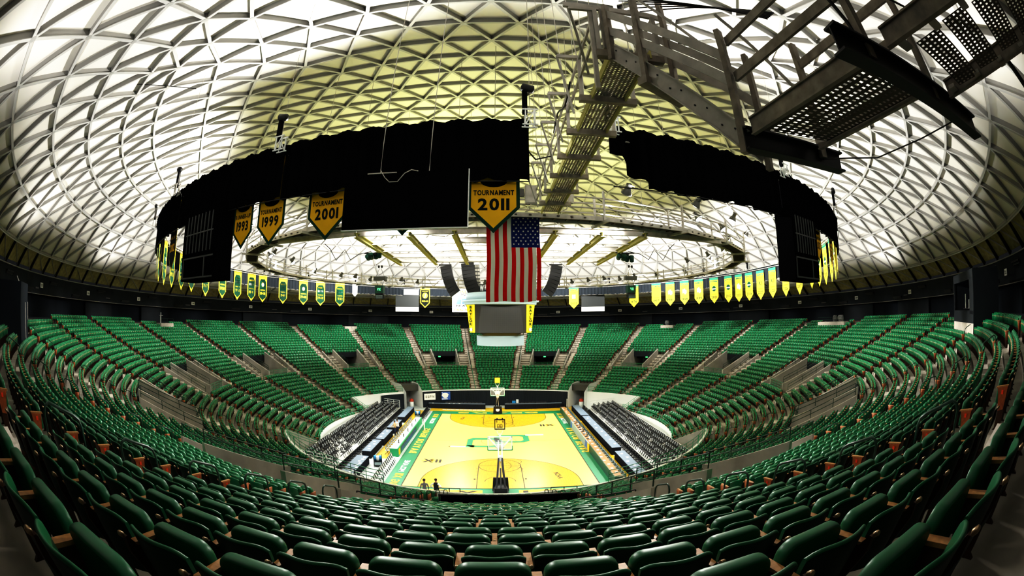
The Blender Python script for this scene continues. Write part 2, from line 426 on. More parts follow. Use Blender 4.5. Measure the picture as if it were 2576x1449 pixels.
# ------------------------------------------------------------------ portals
EXIT = None
def portal(k):
    c = 15*k; a0 = (c + 180) % 360 - 180
    far = 'nearest the camera' if abs(a0) > 150 else None
    mb = MB()
    # landing and passage floor
    n = 4
    mb.mat(0)
    for q in range(n):
        a, b = c - PORT_H + 2*PORT_H*q/n, c - PORT_H + 2*PORT_H*(q+1)/n
        mb.poly([pol(a, 29.86, LAND_Z), pol(a, 41.0, LAND_Z), pol(b, 41.0, LAND_Z), pol(b, 29.86, LAND_Z)])
    st(mb, 'floor_landing', 'tread_dark')
    mb = MB()
    zr = zt(16)
    for s in (-1, 1):                      # side walls following the slope of the stairs
        for d, lift0, lift1 in ((PORT_H + 0.02, 1.05, 0.95), (7.22, 0.55, 0.75)):
            rr = [29.9, 30.3, 34.9] if d < 5 else [29.9, 30.2, 34.9]
            zz = [LAND_Z + lift0 - 0.1, LAND_Z + lift0, zr + lift1]
            w = 0.11
            for (r0, z0), (r1, z1) in zip(zip(rr[:-1], zz[:-1]), zip(rr[1:], zz[1:])):
                T = et(c + s*d)
                lo = LAND_Z - 0.4
                V = []
                for p in ((r0, lo), (r1, lo), (r1, z1), (r0, z0)):
                    for t in (-w, w): V.append(pol(c + s*d, p[0], p[1]) + T*t)
                mb.add(V, [(0,2,4,6),(1,7,5,3),(6,4,5,7),(0,6,7,1),(2,3,5,4)])
    # passage walls and ceiling under the upper rows
    for s in (-1, 1):
        mb.poly([pol(c + s*PORT_H, 34.9, LAND_Z), pol(c + s*PORT_H, 41, LAND_Z), pol(c + s*PORT_H, 41, zr), pol(c + s*PORT_H, 34.9, zr)])
    st(mb, 'wall_portal', 'concrete_wall')
    mb = MB()
    mb.poly([pol(c - PORT_H, 34.9, zr - 0.1), pol(c + PORT_H, 34.9, zr - 0.1), pol(c + PORT_H, 41, zr - 0.1), pol(c - PORT_H, 41, zr - 0.1)])
    P = [[pol(c - PORT_H + 2*PORT_H*q/4, r, z) for r, z in ((34.86, zr - 0.35), (34.86, zr + 0.45), (35.02, zr + 0.45), (35.02, zr))] for q in range(5)]
    mb.grid(P)
    # the darker beam further in
    mb.grid([[pol(c - PORT_H + 2*PORT_H*q/4, 36.4, z) for z in (zr - 0.75, zr)] for q in range(5)])
    st(mb, 'wall_lintel', 'fascia_dark')
    mb = MB()
    mb.grid([[pol(c - PORT_H + 2*PORT_H*q/4, 39.6, z) for z in (LAND_Z, zr)] for q in range(5)])
    st(mb, 'wall_portal_back', 'wall_navy')
    # double doors with push plates
    d = None
    for s in (-1, 1):
        mb = MB(); mb.box((0, 0, 1.0), (0.95, 0.06, 1.95)); d = mb.build('door_%d' % (2*k + (s+1)//2), 'fascia_dark', kind='structure')
        d.location = pol(c, 39.5, LAND_Z) + et(c)*(s*0.52 - 0.6); d.rotation_euler = (0, 0, -R(c))
        h = MB().box((0, -0.05, 1.0), (0.45, 0.05, 0.14)).build('push_plate', 'steel_grey', d)
    # exit sign
    if abs(a0) < 100:
        e = MB(); e.box((0, 0, 0), (0.42, 0.08, 0.24)); 
        o = e.build('exit_sign', 'exit_green', label='small lit exit sign, ' + ploc(k), cat='sign', group=None)
        o.location = pol(c, 36.3, zr - 0.55) + et(c)*(-0.5); o.rotation_euler = (0, 0, -R(c))
        t = MB(); text_into(t, 'EXIT', (0, -0.045, 0), (1, 0, 0), (0, 0, 1), 0.12); t.build('lettering', 'sign_white', o)
def ploc(k):
    a0 = (15*k + 180) % 360 - 180; n = (abs(a0) + 15)//30
    return '%s portal from far end, %s' % (nth(int(n)), side(a0)) if abs(a0) < 160 else 'portal nearest camera, %s' % side(a0)
def rail_obj(name, pts, r=0.028, mids=1, h=1.0, posts=True, m='rail_green', drop=None, **kw):
    """a pipe guardrail along pts (base points): posts and horizontal pipes as parts"""
    o = empty(name, pts[0], **kw); O = Vector(pts[0])
    mb = MB()
    L = [Vector(p) - O for p in pts]
    for j in range(mids + 1):
        f = h*(1 - j/(mids + 1)); mb.tube([p + Vector((0, 0, f)) for p in L], r, 6)
    mb.build('rail', m, o)
    if posts:
        for p in L: MB().tube([p, p + Vector((0, 0, h))], r, 6).build('post', m, o)
    return o
for k in range(24):
    if not is_portal(k): continue
    portal(k)
    c = 15*k; zr = zt(16); a0 = (c + 180) % 360 - 180
    near = abs(a0) > 120
    # rails on the sloping walls and across the landing front
    for s in (-1, 1):
        for d, lift0, lift1, nm in ((PORT_H + 0.02, 1.05, 0.95, 'inner'), (7.22, 0.55, 0.75, 'outer')):
            pts = [pol(c + s*d, 30.0 + 4.8*q/3, LAND_Z + lift0 + (zr + lift1 - LAND_Z - lift0)*q/3) for q in range(4)]
            up = (s > 0) == (a0 > 0)
            rail_obj('wall_handrail', pts, 0.026, 1, 0.55, m='rail_green', label='green rail, %s wall toward the %s, %s' % (nm, 'far end' if not up else 'camera', ploc(k)), cat='handrail', group='rails on the portal walls')
    pts = [pol(c - PORT_H + 2*PORT_H*q/4, 29.95, LAND_Z) for q in range(5)]
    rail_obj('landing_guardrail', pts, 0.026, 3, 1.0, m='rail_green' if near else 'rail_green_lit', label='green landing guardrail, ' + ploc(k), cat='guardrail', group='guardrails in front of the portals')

# ------------------------------------------------------------------ tunnels at floor level in the far corners
for s in (-1, 1):
    A, B = s*TUN[0], s*TUN[1]
    mb = MB()
    for a in (A, B):
        mb.grid([[pol(a, r, 0), pol(a, r, z)] for r, z in ((20.6, 2.5), (21.3, 3.0), (22.4, 3.55), (26.5, 3.55))])
    st(mb, 'wall_tunnel', 'white_wall')
    mb = MB(); mb.grid([[pol(A + (B-A)*q/3, r, z) for r, z in ((22.3, 2.45), (22.3, 3.35), (24.1, 3.35))] for q in range(4)])
    mb.grid([[pol(A + (B-A)*q/3, r, 2.45) for r in (22.3, 27)] for q in range(4)])
    st(mb, 'wall_tunnel_lintel', 'screen_grey')
    mb = MB(); mb.grid([[pol(A + (B-A)*q/3, 26.5, z) for z in (0, 2.5)] for q in range(4)]); st(mb, 'wall_tunnel_back', 'concrete_wall')
    mb = MB()
    for q in range(8): mb.box(pol((A+B)/2 + s*1.4, 24.2 + 0.28*q, 0.1 + 0.2*q), (1.2, 0.3, 0.2), -R((A+B)/2))
    st(mb, 'floor_tunnel_steps', 'tread_dark')

# ------------------------------------------------------------------ the dome: sphere of 89 m, seven-sector triangular grid
DX = -0.6; RS = 89.0; ZT = 32.45
def dz(r): return ZT - RS + math.sqrt(RS*RS - r*r)
NODES = {}
def node(n, k):
    if n == 0: return (DX, 0.0, dz(0))
    if n <= 12:
        s, j = divmod(k % (7*n), n)
        ap = 3.04*n if n <= 10 else {11: 34.2, 12: 37.2}[n]
        cr = ap/math.cos(pi/7); t = {9: 0.05, 10: 0.12, 11: 0.7, 12: 1.0}.get(n, 0.0)
        rc = {11: 35.3, 12: 37.8}.get(n, ap*1.03)
        c0 = R(154.29 + 51.4286*s); c1 = R(154.29 + 51.4286*(s+1)); f = j/n
        x = cr*((1-f)*math.sin(c0) + f*math.sin(c1)); y = cr*((1-f)*math.cos(c0) + f*math.cos(c1))
        a = c0 + (c1-c0)*f
        x = x*(1-t) + rc*math.sin(a)*t; y = y*(1-t) + rc*math.cos(a)*t
    else:
        rc = {13: 40.65, 14: 43.45, 15: 46.35, 16: 49.5}[n]
        a = R(154.29 + (360/84)*(k % 84) - (360/168)*(n-12)); x = rc*math.sin(a); y = rc*math.cos(a)
    return (DX + x, y, dz(math.hypot(x, y)))
members = []; tris = []
def nk(n): return 1 if n == 0 else min(7*n, 84)
for n in range(1, 17):
    m = nk(n)
    for k in range(m): members.append(((n, k), (n, (k+1) % m)))
    if n <= 12:
        for s in range(7):
            for j in range(n):
                o0 = (n, s*n + j); o1 = (n, (s*n + j + 1) % m)
                inner0 = (n-1, (s*(n-1) + j) % max(1, 7*(n-1))) if n > 1 else (0, 0)
                tris.append((o0, o1, inner0)); members.append((o1, inner0)) if j < n-1 else None
                members.append((o0, inner0))
                if j < n-1:
                    inner1 = (n-1, (s*(n-1) + j + 1) % (7*(n-1)))
                    tris.append((inner0, o1, inner1))
    else:
        for k in range(84):
            i0 = (n-1, k); o0 = (n, k); o1 = (n, (k+1) % 84); i1 = (n-1, (k+1) % 84)
            members += [(i0, o0), (i0, o1)]; tris += [(i0, o0, o1), (i0, o1, i1)]
members = list({tuple(sorted(m)) for m in members})
def SN(p): return (Vector(p) - Vector((DX, 0, ZT - RS))).normalized()
mb = MB(); idx = {}
for n in range(17):
    for k in range(nk(n)):
        p = Vector(node(n, k)); idx[(n, k)] = len(mb.v); mb.v.append(tuple(p + SN(p)*0.28))
for t in tris: mb.f.append(tuple(idx[q] for q in t)); mb.m.append(0)
st(mb, 'ceiling', 'dome_panel')
web = MB(); 
for a, b in members:
    p, q = Vector(node(*a)), Vector(node(*b)); u = SN((p+q)/2); d = (q-p).normalized()
    p2, q2 = p + d*0.12, q - d*0.12
    web.mat(0); web.bar(p2, q2, 0.07, 0.28, u, 0.14)
    web.mat(1); web.bar(p2, q2, 0.18, 0.03, u, 0.0)
st(web, 'ceiling_ribs', ['rib_web', 'rib_flange'])
mb = MB()
for n in range(17):
    for k in range(nk(n)):
        p = Vector(node(n, k)); q = SN(p).to_track_quat('Z', 'Y').to_matrix()
        mb.lathe([(0.17, -0.03), (0.17, 0.05), (0.08, 0.06), (0.08, 0.28)], 8, p, q)
st(mb, 'ceiling_joints', 'node_steel')
# skirt panels between the lowest ring and the fascia
mb = MB(); rb = MB()
for k in range(84):
    p, q = Vector(node(16, k)), Vector(node(16, k+1))
    def base(v): 
        a = math.atan2(v.x - DX, v.y); return Vector((BX + 51.12*math.sin(a), 51.12*math.cos(a), 15.66))
    P, Qb = base(p), base(q)
    o = SN(p)*0.28
    mb.poly([p + o, q + SN(q)*0.28, Qb + Vector((0, 0, 0.1)) + SN(q)*0.3, P + Vector((0, 0, 0.1)) + SN(p)*0.3])
    u = SN(p)
    rb.mat(0); rb.bar(p, P, 0.12, 0.42, u, 0.2); rb.mat(1); rb.bar(p, Qb, 0.07, 0.10, u, 0.25)
st(mb, 'ceiling_skirt', 'dome_skirt_shade'); st(rb, 'ceiling_skirt_ribs', ['black_metal', 'rib_web'])
mb = MB()
mb.tube([Vector(node(16, k)) + Vector((0, 0, -0.12)) for k in range(84)], 0.05, 5, True)
st(mb, 'ceiling_ring', 'rib_flange')

# ------------------------------------------------------------------ arena floor
mb = MB(); mb.grid([[pol(7.5*q, r, 0) for r in (0.01, 21.5)] for q in range(49)]); st(mb, 'floor', 'floor_pale')
mb = MB()
for s in (-1, 1): mb.grid([[pol(s*(TUN[0] + (TUN[1]-TUN[0])*q/3), r, 0) for r in (21.4, 27)] for q in range(4)])
st(mb, 'floor_tunnel', 'floor_pale')
def slab(name, x0, x1, y0, y1, z, m): 
    return st(MB().box(((x0+x1)/2, (y0+y1)/2, z/2), (x1-x0, y1-y0, z)), name, m)
slab('floor_wood_far', -9.6, 11.4, 16.2, 19.2, 0.010, 'floor_wood')
slab('floor_wood_press', 9.0, 10.6, -15.5, 16.3, 0.008, 'floor_wood')
slab('floor_wood_scorer', -11.6, -10.25, -7.5, 16.3, 0.008, 'floor_wood')
slab('floor_apron', -9.1, 8.9, -16.8, 16.3, 0.014, 'court_green')
slab('floor_court', -7.62, 7.62, -14.325, 14.325, 0.02, 'court_light')
# three-point areas in darker wood
def arc3(s):
    pts = [(6.325, s*14.325)]
    yb = s*12.725
    for q in range(41):
        a = pi*q/40; pts.append((6.325*math.cos(a), yb - s*6.325*math.sin(a)))
    pts.append((-6.325, s*14.325)); return pts
for s in (-1, 1):
    P = arc3(s); z = 0.024
    mb = MB(); mb.poly([(x, y, z) for x, y in (P if s < 0 else P[::-1])]); st(mb, 'floor_arc_wood', 'court_dark')
ln = MB(); zl = 0.028
def line(pts, w=0.05, closed=False):
    pts = [Vector((x, y, zl)) for x, y in pts]; n = len(pts); P = []
    for i, p in enumerate(pts):
        t = (pts[(i+1) % n] - pts[i-1]) if closed else (pts[min(i+1, n-1)] - pts[max(i-1, 0)])
        t.normalize(); u = Vector((-t.y, t.x, 0)); P.append([p - u*w/2, p + u*w/2])
    if closed: P.append(P[0])
    ln.grid(P)
def circle(cx, cy, r, a0=0, a1=360, w=0.05, n=40):
    line([(cx + r*math.cos(R(a0 + (a1-a0)*q/n)), cy + r*math.sin(R(a0 + (a1-a0)*q/n))) for q in range(n+1)], w)
for x0, y0, x1, y1 in ((-7.62, -14.325, 7.62, -14.325), (-7.62, 14.325, 7.62, 14.325), (-7.62, -14.325, -7.62, 14.325), (7.62, -14.325, 7.62, 14.325)):
    line([(x0, y0), (x1, y1)], 0.09)
for s in (-1, 1):
    line(arc3(s), 0.06)
    for x in (-1.83, 1.83):
        line([(x, s*14.325), (x, s*8.535)], 0.06)
        for y in (12.2, 11.2, 10.3, 9.4): line([(x, s*y), (x + math.copysign(0.2, x), s*y)], 0.05)
        line([(x*1.08, s*12.15), (x*1.16, s*12.15)], 0.28)
    line([(-1.83, s*8.535), (1.83, s*8.535)], 0.06)
    circle(0, s*8.535, 1.83, w=0.06)
    circle(0, s*12.725, 1.22, 0 if s < 0 else 180, 180 if s < 0 else 360, 0.05)
line([(-7.62, 0), (-3.3, 0)], 0.025); line([(7.62, 0), (3.3, 0)], 0.025)
circle(0, 0, 1.83, w=0.03)
# basketball seams drawn inside the near and far free-throw circles
for s in (-1, 1):
    circle(1.2, s*8.535 + 1.1*1, 0.75, -150, 60, 0.04, 16); circle(1.2, s*8.535 - 1.1, 0.75, -60, 150, 0.04, 16); circle(-0.9, s*8.535, 1.9, -50, 50, 0.04, 16)
st(ln, 'floor_court_lines', 'court_line')
# interlocking block letters at centre court
lg = MB()
def flat(mbx, pts, z, s=1, ox=0, oy=0, rot=0):
    c, q = math.cos(rot), math.sin(rot); mbx.poly([(ox + s*(x*c - y*q), oy + s*(x*q + y*c), z) for x, y in pts])
def blk(o, i, z, mbx):            # octagonal ring between outer and inner loops
    n = len(o)
    mbx.add([(x, y, z) for x, y in o] + [(x, y, z) for x, y in i], [(a, (a+1) % n, n + (a+1) % n, n + a) for a in range(n)])
def octo(x0, x1, y0, y1, c): return [(x0+c, y0), (x1-c, y0), (x1, y0+c), (x1, y1-c), (x1-c, y1), (x0+c, y1), (x0, y1-c), (x0, y0+c)]
def logo(e, z, mbx):
    blk(octo(-3.3-e, 0.3+e, -2.4-e, 1.3+e, 0.55), octo(-2.72+e, -0.4-e, -1.85+e, 0.55-e, 0.3), z, mbx)
    blk(octo(-0.5-e, 3.24+e, -0.65-e, 2.65+e, 0.6), octo(0.15+e, 2.62-e, -0.08+e, 2.02-e, 0.35), z, mbx)
    mbx.poly([(-3.38-e, -2.45-e, z), (-2.5, -2.45-e, z), (-2.5, -1.75, z), (-3.3-e, -1.75, z)])
logo(0.06, 0.028, lg); st(lg, 'floor_logo_edge', 'court_gold')
lg = MB(); logo(0.0, 0.031, lg); st(lg, 'floor_logo', 'court_logo')
# lettering on the floor
def floor_text(s, x, y, X, Y, h, w, m, z=0.032, parts=None):
    mb = MB(); text_into(mb, s, (x, y, z), X, Y, h, w); return st(mb, 'floor_lettering', m)
floor_text('BEARS', 0, 15.25, (-1, 0, 0), (0, -1, 0), 0.7, 11.0, 'court_gold')
for s, x in (('BAY', -4.2), ('LOR', 4.2)): floor_text(s, x, -15.25, (1, 0, 0), (0, 1, 0), 0.95, 5.0, 'court_gold')
for x0, x1 in ((-6.9, -1.35), (1.35, 6.9)): 
    mb = MB(); mb.poly([(x0, -15.85, 0.018), (x1, -15.85, 0.018), (x1, -14.65, 0.018), (x0, -14.65, 0.018)]); st(mb, 'floor_gold_panel', 'court_gold')
for s, x in (('BAY', -4.1), ('LOR', 4.1)): floor_text(s, x, -15.25, (1, 0, 0), (0, 1, 0), 0.8, 4.9, 'court_line', 0.034)
for sx, X in ((-1, (0, 1, 0)), (1, (0, -1, 0))):
    x = 8.28*sx; Y = (sx*-1, 0, 0) 
    floor_text('BAYLOR BEARS', x, 0, X, Y, 0.72, 10.5, 'court_gold')
    floor_text('BIG XII', x, -12.9 if sx < 0 else 12.6, X, Y, 0.68, 3.0, 'court_gold')
    floor_text('MCLANE', x, -9.3 if sx < 0 else 9.3, X, Y, 0.50, 3.3, 'court_white')
    if sx < 0: floor_text('MCLANE', x, 9.6, X, Y, 0.50, 3.0, 'court_white'); floor_text('BIG XII', x, 12.8, X, Y, 0.62, 2.0, 'court_gold')
floor_text('NCAA', 4.75, -11.6, (0.15, -1, 0), (1, 0.15, 0), 0.42, 1.6, 'court_line'); floor_text('NCAA', -4.6, 11.6, (0.15, 1, 0), (-1, 0.15, 0), 0.42, 1.5, 'court_line')
for x, y, s in ((-6.1, -7.4, 1), (5.9, 7.2, -1)):
    floor_text('XII', x, y, (s, 0, 0), (0, s, 0), 0.95, 1.7, 'court_line')
    mb = MB(); mb.poly([(x-0.12, y-0.6, 0.030), (x+0.12, y-0.6, 0.030), (x+0.12, y+0.6, 0.030), (x-0.12, y+0.6, 0.030)]); mb.poly([(x-0.95, y-0.1, 0.030), (x+0.95, y-0.1, 0.030), (x+0.95, y+0.1, 0.030), (x-0.95, y+0.1, 0.030)]); st(mb, 'floor_cross_mark', 'court_gold')
for x, y in ((-3.9, -2.3), (3.95, 2.5)):
    mb = MB(); mb.poly([(x-1.0, y-0.2, 0.03), (x+1.0, y-0.2, 0.03), (x+1.0, y+0.2, 0.03), (x-1.0, y+0.2, 0.03)]); st(mb, 'floor_white_mark', 'court_white')
    mb = MB(); mb.lathe([(0.09, 0), (0.09, 0.034)], 10, (x-1.1 if x < 0 else x-1.1, y, 0)); st(mb, 'floor_dot_mark', 'court_line')
# ------------------------------------------------------------------ arena seats
PITCH = 0.53
def seat_parts():
    # curved back shell: closed surface, rolled top rim
    nu, nv = 14, 9; F = []; B = []
    for i in range(nu+1):
        u = -1 + 2*i/nu; f = []; b = []
        for j in range(nv+1):
            v = j/nv
            wv = 0.238*(1 - 0.10*(1-v)) 
            top = 0.80 - 0.055*abs(u)**5
            z = 0.37 + (top - 0.37)*v
            y = -0.085*u*u - 0.085*(1-v) 
            th = 0.034*(0.75 + 0.25*v)
            f.append((u*wv, y - th, z - (0.012 if j == nv else 0))); b.append((u*wv, y, z - (0.012 if j == nv else 0)))
        F.append(f); B.append(b)
    mb = MB(); loop = []
    for i in range(nu+1):
        c = F[i][:] ; t = F[i][-1]; s = B[i][-1]
        mid = ((t[0]+s[0])/2, (t[1]+s[1])/2, t[2] + 0.014)
        q = [(0.8*t[0]+0.2*mid[0], 0.75*t[1]+0.25*mid[1], t[2]+0.009), mid, (s[0], 0.75*s[1]+0.25*mid[1], s[2]+0.009)]
        loop.append(c + q + B[i][::-1])
    mb.grid(loop)
    nvr = len(loop[0]) - 1
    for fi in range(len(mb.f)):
        if fi % nvr >= nv + 4: mb.m[fi] = 1                      # rear faces below the rolled rim, shade put in the colour
    mb.add(loop[0], [tuple(range(len(loop[0])))]); mb.add(loop[-1], [tuple(range(len(loop[-1])-1, -1, -1))])
    back = mb.mesh('backrest', ['seat_shade', 'seat_rear_shade'], True)
    # flipped-up pan: rounded slab standing upright in front of the back
    mb = MB(); out = []
    hw, z0, z1, cr = 0.228, 0.36, 0.735, 0.085
    for cx, cz, a0 in ((hw-cr, z1-cr, 0), (-hw+cr, z1-cr, 90), (-hw+0.04, z0+0.04, 180), (hw-0.04, z0+0.04, 270)):
        rr = cr if cz > 0.5 else 0.04
        for q in range(6): a = R(a0 + 18*q); out.append((cx + rr*math.cos(a), cz + rr*math.sin(a)))
    prof = [(-0.048, 0.86), (-0.046, 0.92), (-0.034, 0.975), (-0.012, 1.0), (0.012, 1.0), (0.034, 0.975), (0.046, 0.92), (0.048, 0.86)]
    zc = 0.55; rows = []
    for y, s in prof:
        sx = 1 - (1-s)*0.55; rows.append([(x*sx, -0.315 + y - 0.03*(1 - (z-0.36)/0.375), zc + (z-zc)*(1 - (1-s)*0.62)) for x, z in out])
    n = len(out)
    vs = [p for r in rows for p in r]
    mb.add(vs, [(i*n+j, i*n+(j+1) % n, (i+1)*n+(j+1) % n, (i+1)*n+j) for i in range(len(rows)-1) for j in range(n)])
    mb.add(rows[0], [tuple(range(n-1, -1, -1))]); mb.add(rows[-1], [tuple(range(n))])
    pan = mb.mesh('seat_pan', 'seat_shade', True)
    mb = MB(); V = []
    for y, w, z, t in ((-0.40, 0.026, 0.612, 0.010), (-0.39, 0.031, 0.625, 0.022), (-0.10, 0.029, 0.648, 0.022), (-0.085, 0.025, 0.648, 0.012)):
        V += [(-w, y, z-t), (w, y, z-t), (w, y, z), (-w, y, z)]
    mb.add(V, [(3, 2, 1, 0)] + [(4*i+j, 4*i+(j+1) % 4, 4*i+4+(j+1) % 4, 4*i+4+j) for i in range(3) for j in range(4)] + [(12, 13, 14, 15)])
    arm = mb.mesh('armrest', 'arm_wood')
    mb = MB(); w = 0.02
    mb.prism([(-w, -0.37, 0.60), (-w, -0.10, 0.625), (-w, -0.04, 0.70), (-w, -0.015, 0.70), (-w, -0.02, 0.60), (-w, -0.13, 0.38), (-w, -0.15, 0.03), (-w, -0.10, 0.0), (-w, -0.34, 0.0), (-w, -0.30, 0.03), (-w, -0.28, 0.38)], (2*w, 0, 0))
    std = mb.mesh('standard', 'seat_iron')
    mb = MB(); q = Matrix.Rotation(R(-55), 3, 'X'); mb.lathe([(0.012, -0.02), (0.019, -0.012), (0.019, 0.02), (0.012, 0.03)], 10, (0, -0.005, 0.712), q); knob = mb.mesh('pivot_knob', 'knob_brass', True)
    mb = MB(); mb.prism([(-0.012, -0.36, 0.605), (-0.012, -0.10, 0.63), (-0.012, -0.15, 0.30), (-0.012, -0.28, 0.28)], (0.035, 0, 0)); ep = mb.mesh('end_panel', 'end_orange')
    mb = MB(); mb.box((0.0, -0.23, 0.55), (0.008, 0.05, 0.06)); rl = mb.mesh('row_tag', 'tag_red')
    return back, pan, arm, std, knob, ep, rl
S_BACK, S_PAN, S_ARM, S_STD, S_KNOB, S_END, S_TAG = seat_parts()

# camera boxes and booths that replace seats in the top rows (azimuth, half width in degrees)
BOX = [(-89.8, 2.1), (-37.6, 1.9), (44.9, 1.9), (91.0, 4.1), (139.0, 4.8), (-146.0, 4.2)]
def row_seats():
    """every seat: (section, row, index, azimuth, count)"""
    out = []
    for k in range(24):
        c = 15*k; a0 = (c + 180) % 360 - 180
        for i in range(-4, NR):
            if i < 0 and not (in_side(c) or in_side(c-7) or in_side(c+7)): continue
            if 10 <= i <= 15:
                if is_portal(k): continue
                half = 6.15
            else: half = 7.5 - math.degrees(0.66/r_(i))
            if k == 12 and 8 <= i <= 11: continue              # camera platform in front of the near centre block
            rm = r_(i) - 0.2
            n = int(math.radians(2*half)*rm/PITCH)
            if i == 29 and k % 3 == 0 and k != 12: continue
            for q in range(n):
                d = math.degrees((q - (n-1)/2)*PITCH/rm)
                az = c + d
                if i < 0 and not (in_side(az - 0.9) and in_side(az + 0.9)): continue
                if i <= 3 and in_tun(az - 0.7) or i <= 3 and in_tun(az + 0.7): continue
                if i >= 27 and any(abs(((az - b + 180) % 360) - 180) < w for b, w in BOX): continue
                out.append((k, i, q, az, n))
    return out
SEATS = row_seats()
def cam_view(P):
    d = P - CAM; x, y, z = d.dot(_X), d.dot(_U), d.dot(_F); th = math.atan2(math.hypot(x, y), z); rr = 1153.5*(th - 0.0866*th**3); ph = math.atan2(y, x)
    return 1288 + rr*math.cos(ph), 724.5 - rr*math.sin(ph), d.length, th
near = []
for s in SEATS:
    k, i, q, az, n = s
    p = pol(az, r_(i) - 0.15, zt(i) + 0.6); x, y, d, th = cam_view(p)
    if th < 1.55 and -70 < x < 2646 and -100 < y < 1560: near.append((d, s))
near.sort(key=lambda t: t[0])
near = [t for t in near if t[0] > (1.45 if t[1][1] == 29 else 0.9)]
NEARSET = [t[1] for t in near[:300]]
NEARKEY = {(s[0], s[1], s[2]) for s in NEARSET}
TOOCLOSE = {(k, i, q) for k, i, q, az, n in SEATS if (pol(az, r_(i) - 0.15, zt(i) + 0.6) - CAM).length <= (1.45 if i == 29 else 0.9)}
rows_here = sorted({s[1] for s in NEARSET}, reverse=True)
def seat_label(k, i, q, n, az):
    rown = nth(29 - i + 1)
    if k == 12:
        off = (q - (n-1)/2); side_ = 'scorer' if off > 0 else 'press'   # azimuth grows toward the scorer side behind the court
        m = int(abs(off) + 0.5) + (0 if n % 2 == 0 else 0)
        if n % 2 and off == 0: return 'green folding arena seat, %s row below the camera, on the centre line' % rown
        return 'green folding seat, %s row below the camera, %s toward %s side' % (rown, nth(max(1, int(abs(off) + (0.5 if n % 2 == 0 else 0)))), side_)
    dk = k - 12; side_ = 'scorer' if dk > 0 else 'press'
    j = q + 1 if dk > 0 else n - q
    blk = {1: 'first', 2: 'second', 3: 'third', 4: 'fourth'}[abs(dk)]
    return 'green seat, %s block toward %s side, %s row from top, %s from aisle' % (blk, side_, nth(30 - i), nth(j))
for k, i, q, az, n in NEARSET:
    o = empty('arena_seat', pol(az, r_(i), zt(i)), -R(az), label=seat_label(k, i, q, n, az), cat='seat', group='green arena seats near the camera')
    jit = 0.02*random.uniform(-1, 1)
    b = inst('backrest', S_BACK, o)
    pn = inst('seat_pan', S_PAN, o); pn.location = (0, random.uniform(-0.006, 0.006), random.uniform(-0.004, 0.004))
    inst('armrest', S_ARM, o, (PITCH/2, 0, 0)); sd = inst('standard', S_STD, o, (PITCH/2, 0, 0)); inst('pivot_knob', S_KNOB, sd)
    if q == 0:
        inst('armrest', S_ARM, o, (-PITCH/2, 0, 0)); sd = inst('standard', S_STD, o, (-PITCH/2, 0, 0)); inst('pivot_knob', S_KNOB, sd)
        e = inst('end_panel', S_END, o, (-PITCH/2 - 0.03, 0, 0)); e['label'] = 'orange end panel'; t = inst('row_tag', S_TAG, e, (-0.018, 0, 0))
    if q == n-1:
        e = inst('end_panel', S_END, o, (PITCH/2 + 0.01, 0, 0)); e['label'] = 'orange end panel'; t = inst('row_tag', S_TAG, e, (0.032, 0, 0))

# all the other seats of the bowl: one mass
def far_seat_mesh():
    v = []; f = []; m = []
    def add(vs, fs, mi):
        o = len(v); v.extend(vs); f.extend([tuple(a + o for a in t) for t in fs]); m.extend([mi]*len(fs))
    us = [-1, -0.55, 0, 0.55, 1]; n = len(us)
    P = []
    for u in us:
        w = 0.24*u; y = -0.085*u*u; zt_ = 0.79 - (0.05 if abs(u) == 1 else 0)
        P += [(w, y-0.12, 0.37), (w, y-0.045, zt_ - 0.02), (w, y-0.02, zt_), (w, y, zt_-0.02), (w, y-0.085, 0.37)]
    fs = []
    for i in range(n-1):
        for j in range(4): fs.append((i*5+j, i*5+j+1, (i+1)*5+j+1, (i+1)*5+j))
    add(P, fs, 0)
    # flipped pan with rounded top corners
    O = [(-0.225, 0.36), (0.225, 0.36), (0.225, 0.65), (0.15, 0.725), (-0.15, 0.725), (-0.225, 0.65)]
    Q = [(x, -0.36, z) for x, z in O] + [(x*0.96, -0.315, z + 0.012*(z > 0.5)) for x, z in O] + [(x, -0.27, z) for x, z in O]
    add(Q, [(5, 4, 3, 2, 1, 0), (12, 13, 14, 15, 16, 17)] + [(a*6+j, a*6+(j+1) % 6, (a+1)*6+(j+1) % 6, (a+1)*6+j) for a in range(2) for j in range(6)], 0)
    x = PITCH/2
    add([(x+a, y, z) for a in (-0.028, 0.028) for y in (-0.40, -0.09) for z in (0.60, 0.64)], [(1, 5, 7, 3), (0, 1, 3, 2), (4, 6, 7, 5), (0, 4, 5, 1)], 1)
    add([(x-0.02, -0.36, 0.6), (x-0.02, -0.1, 0.6), (x-0.02, -0.15, 0), (x-0.02, -0.30, 0), (x+0.02, -0.36, 0.6), (x+0.02, -0.1, 0.6), (x+0.02, -0.15, 0), (x+0.02, -0.30, 0)], [(0, 1, 2, 3), (7, 6, 5, 4), (0, 3, 7, 4), (1, 5, 6, 2)], 2)
    return np.array(v), f, m
fv, ff, fm = far_seat_mesh()
def extra_end():
    v = []; x0 = PITCH/2 + 0.025
    O = [(-0.38, 0.615), (-0.08, 0.63), (-0.15, 0.28), (-0.29, 0.28)]
    return np.array([(x0, y, z) for y, z in O] + [(x0+0.03, y, z) for y, z in O]), [(3, 2, 1, 0), (4, 5, 6, 7), (0, 1, 5, 4), (1, 2, 6, 5), (2, 3, 7, 6), (3, 0, 4, 7)], [3]*6
ev, ef, em = extra_end()
far = [s for s in SEATS if (s[0], s[1], s[2]) not in NEARKEY and (s[0], s[1], s[2]) not in TOOCLOSE]
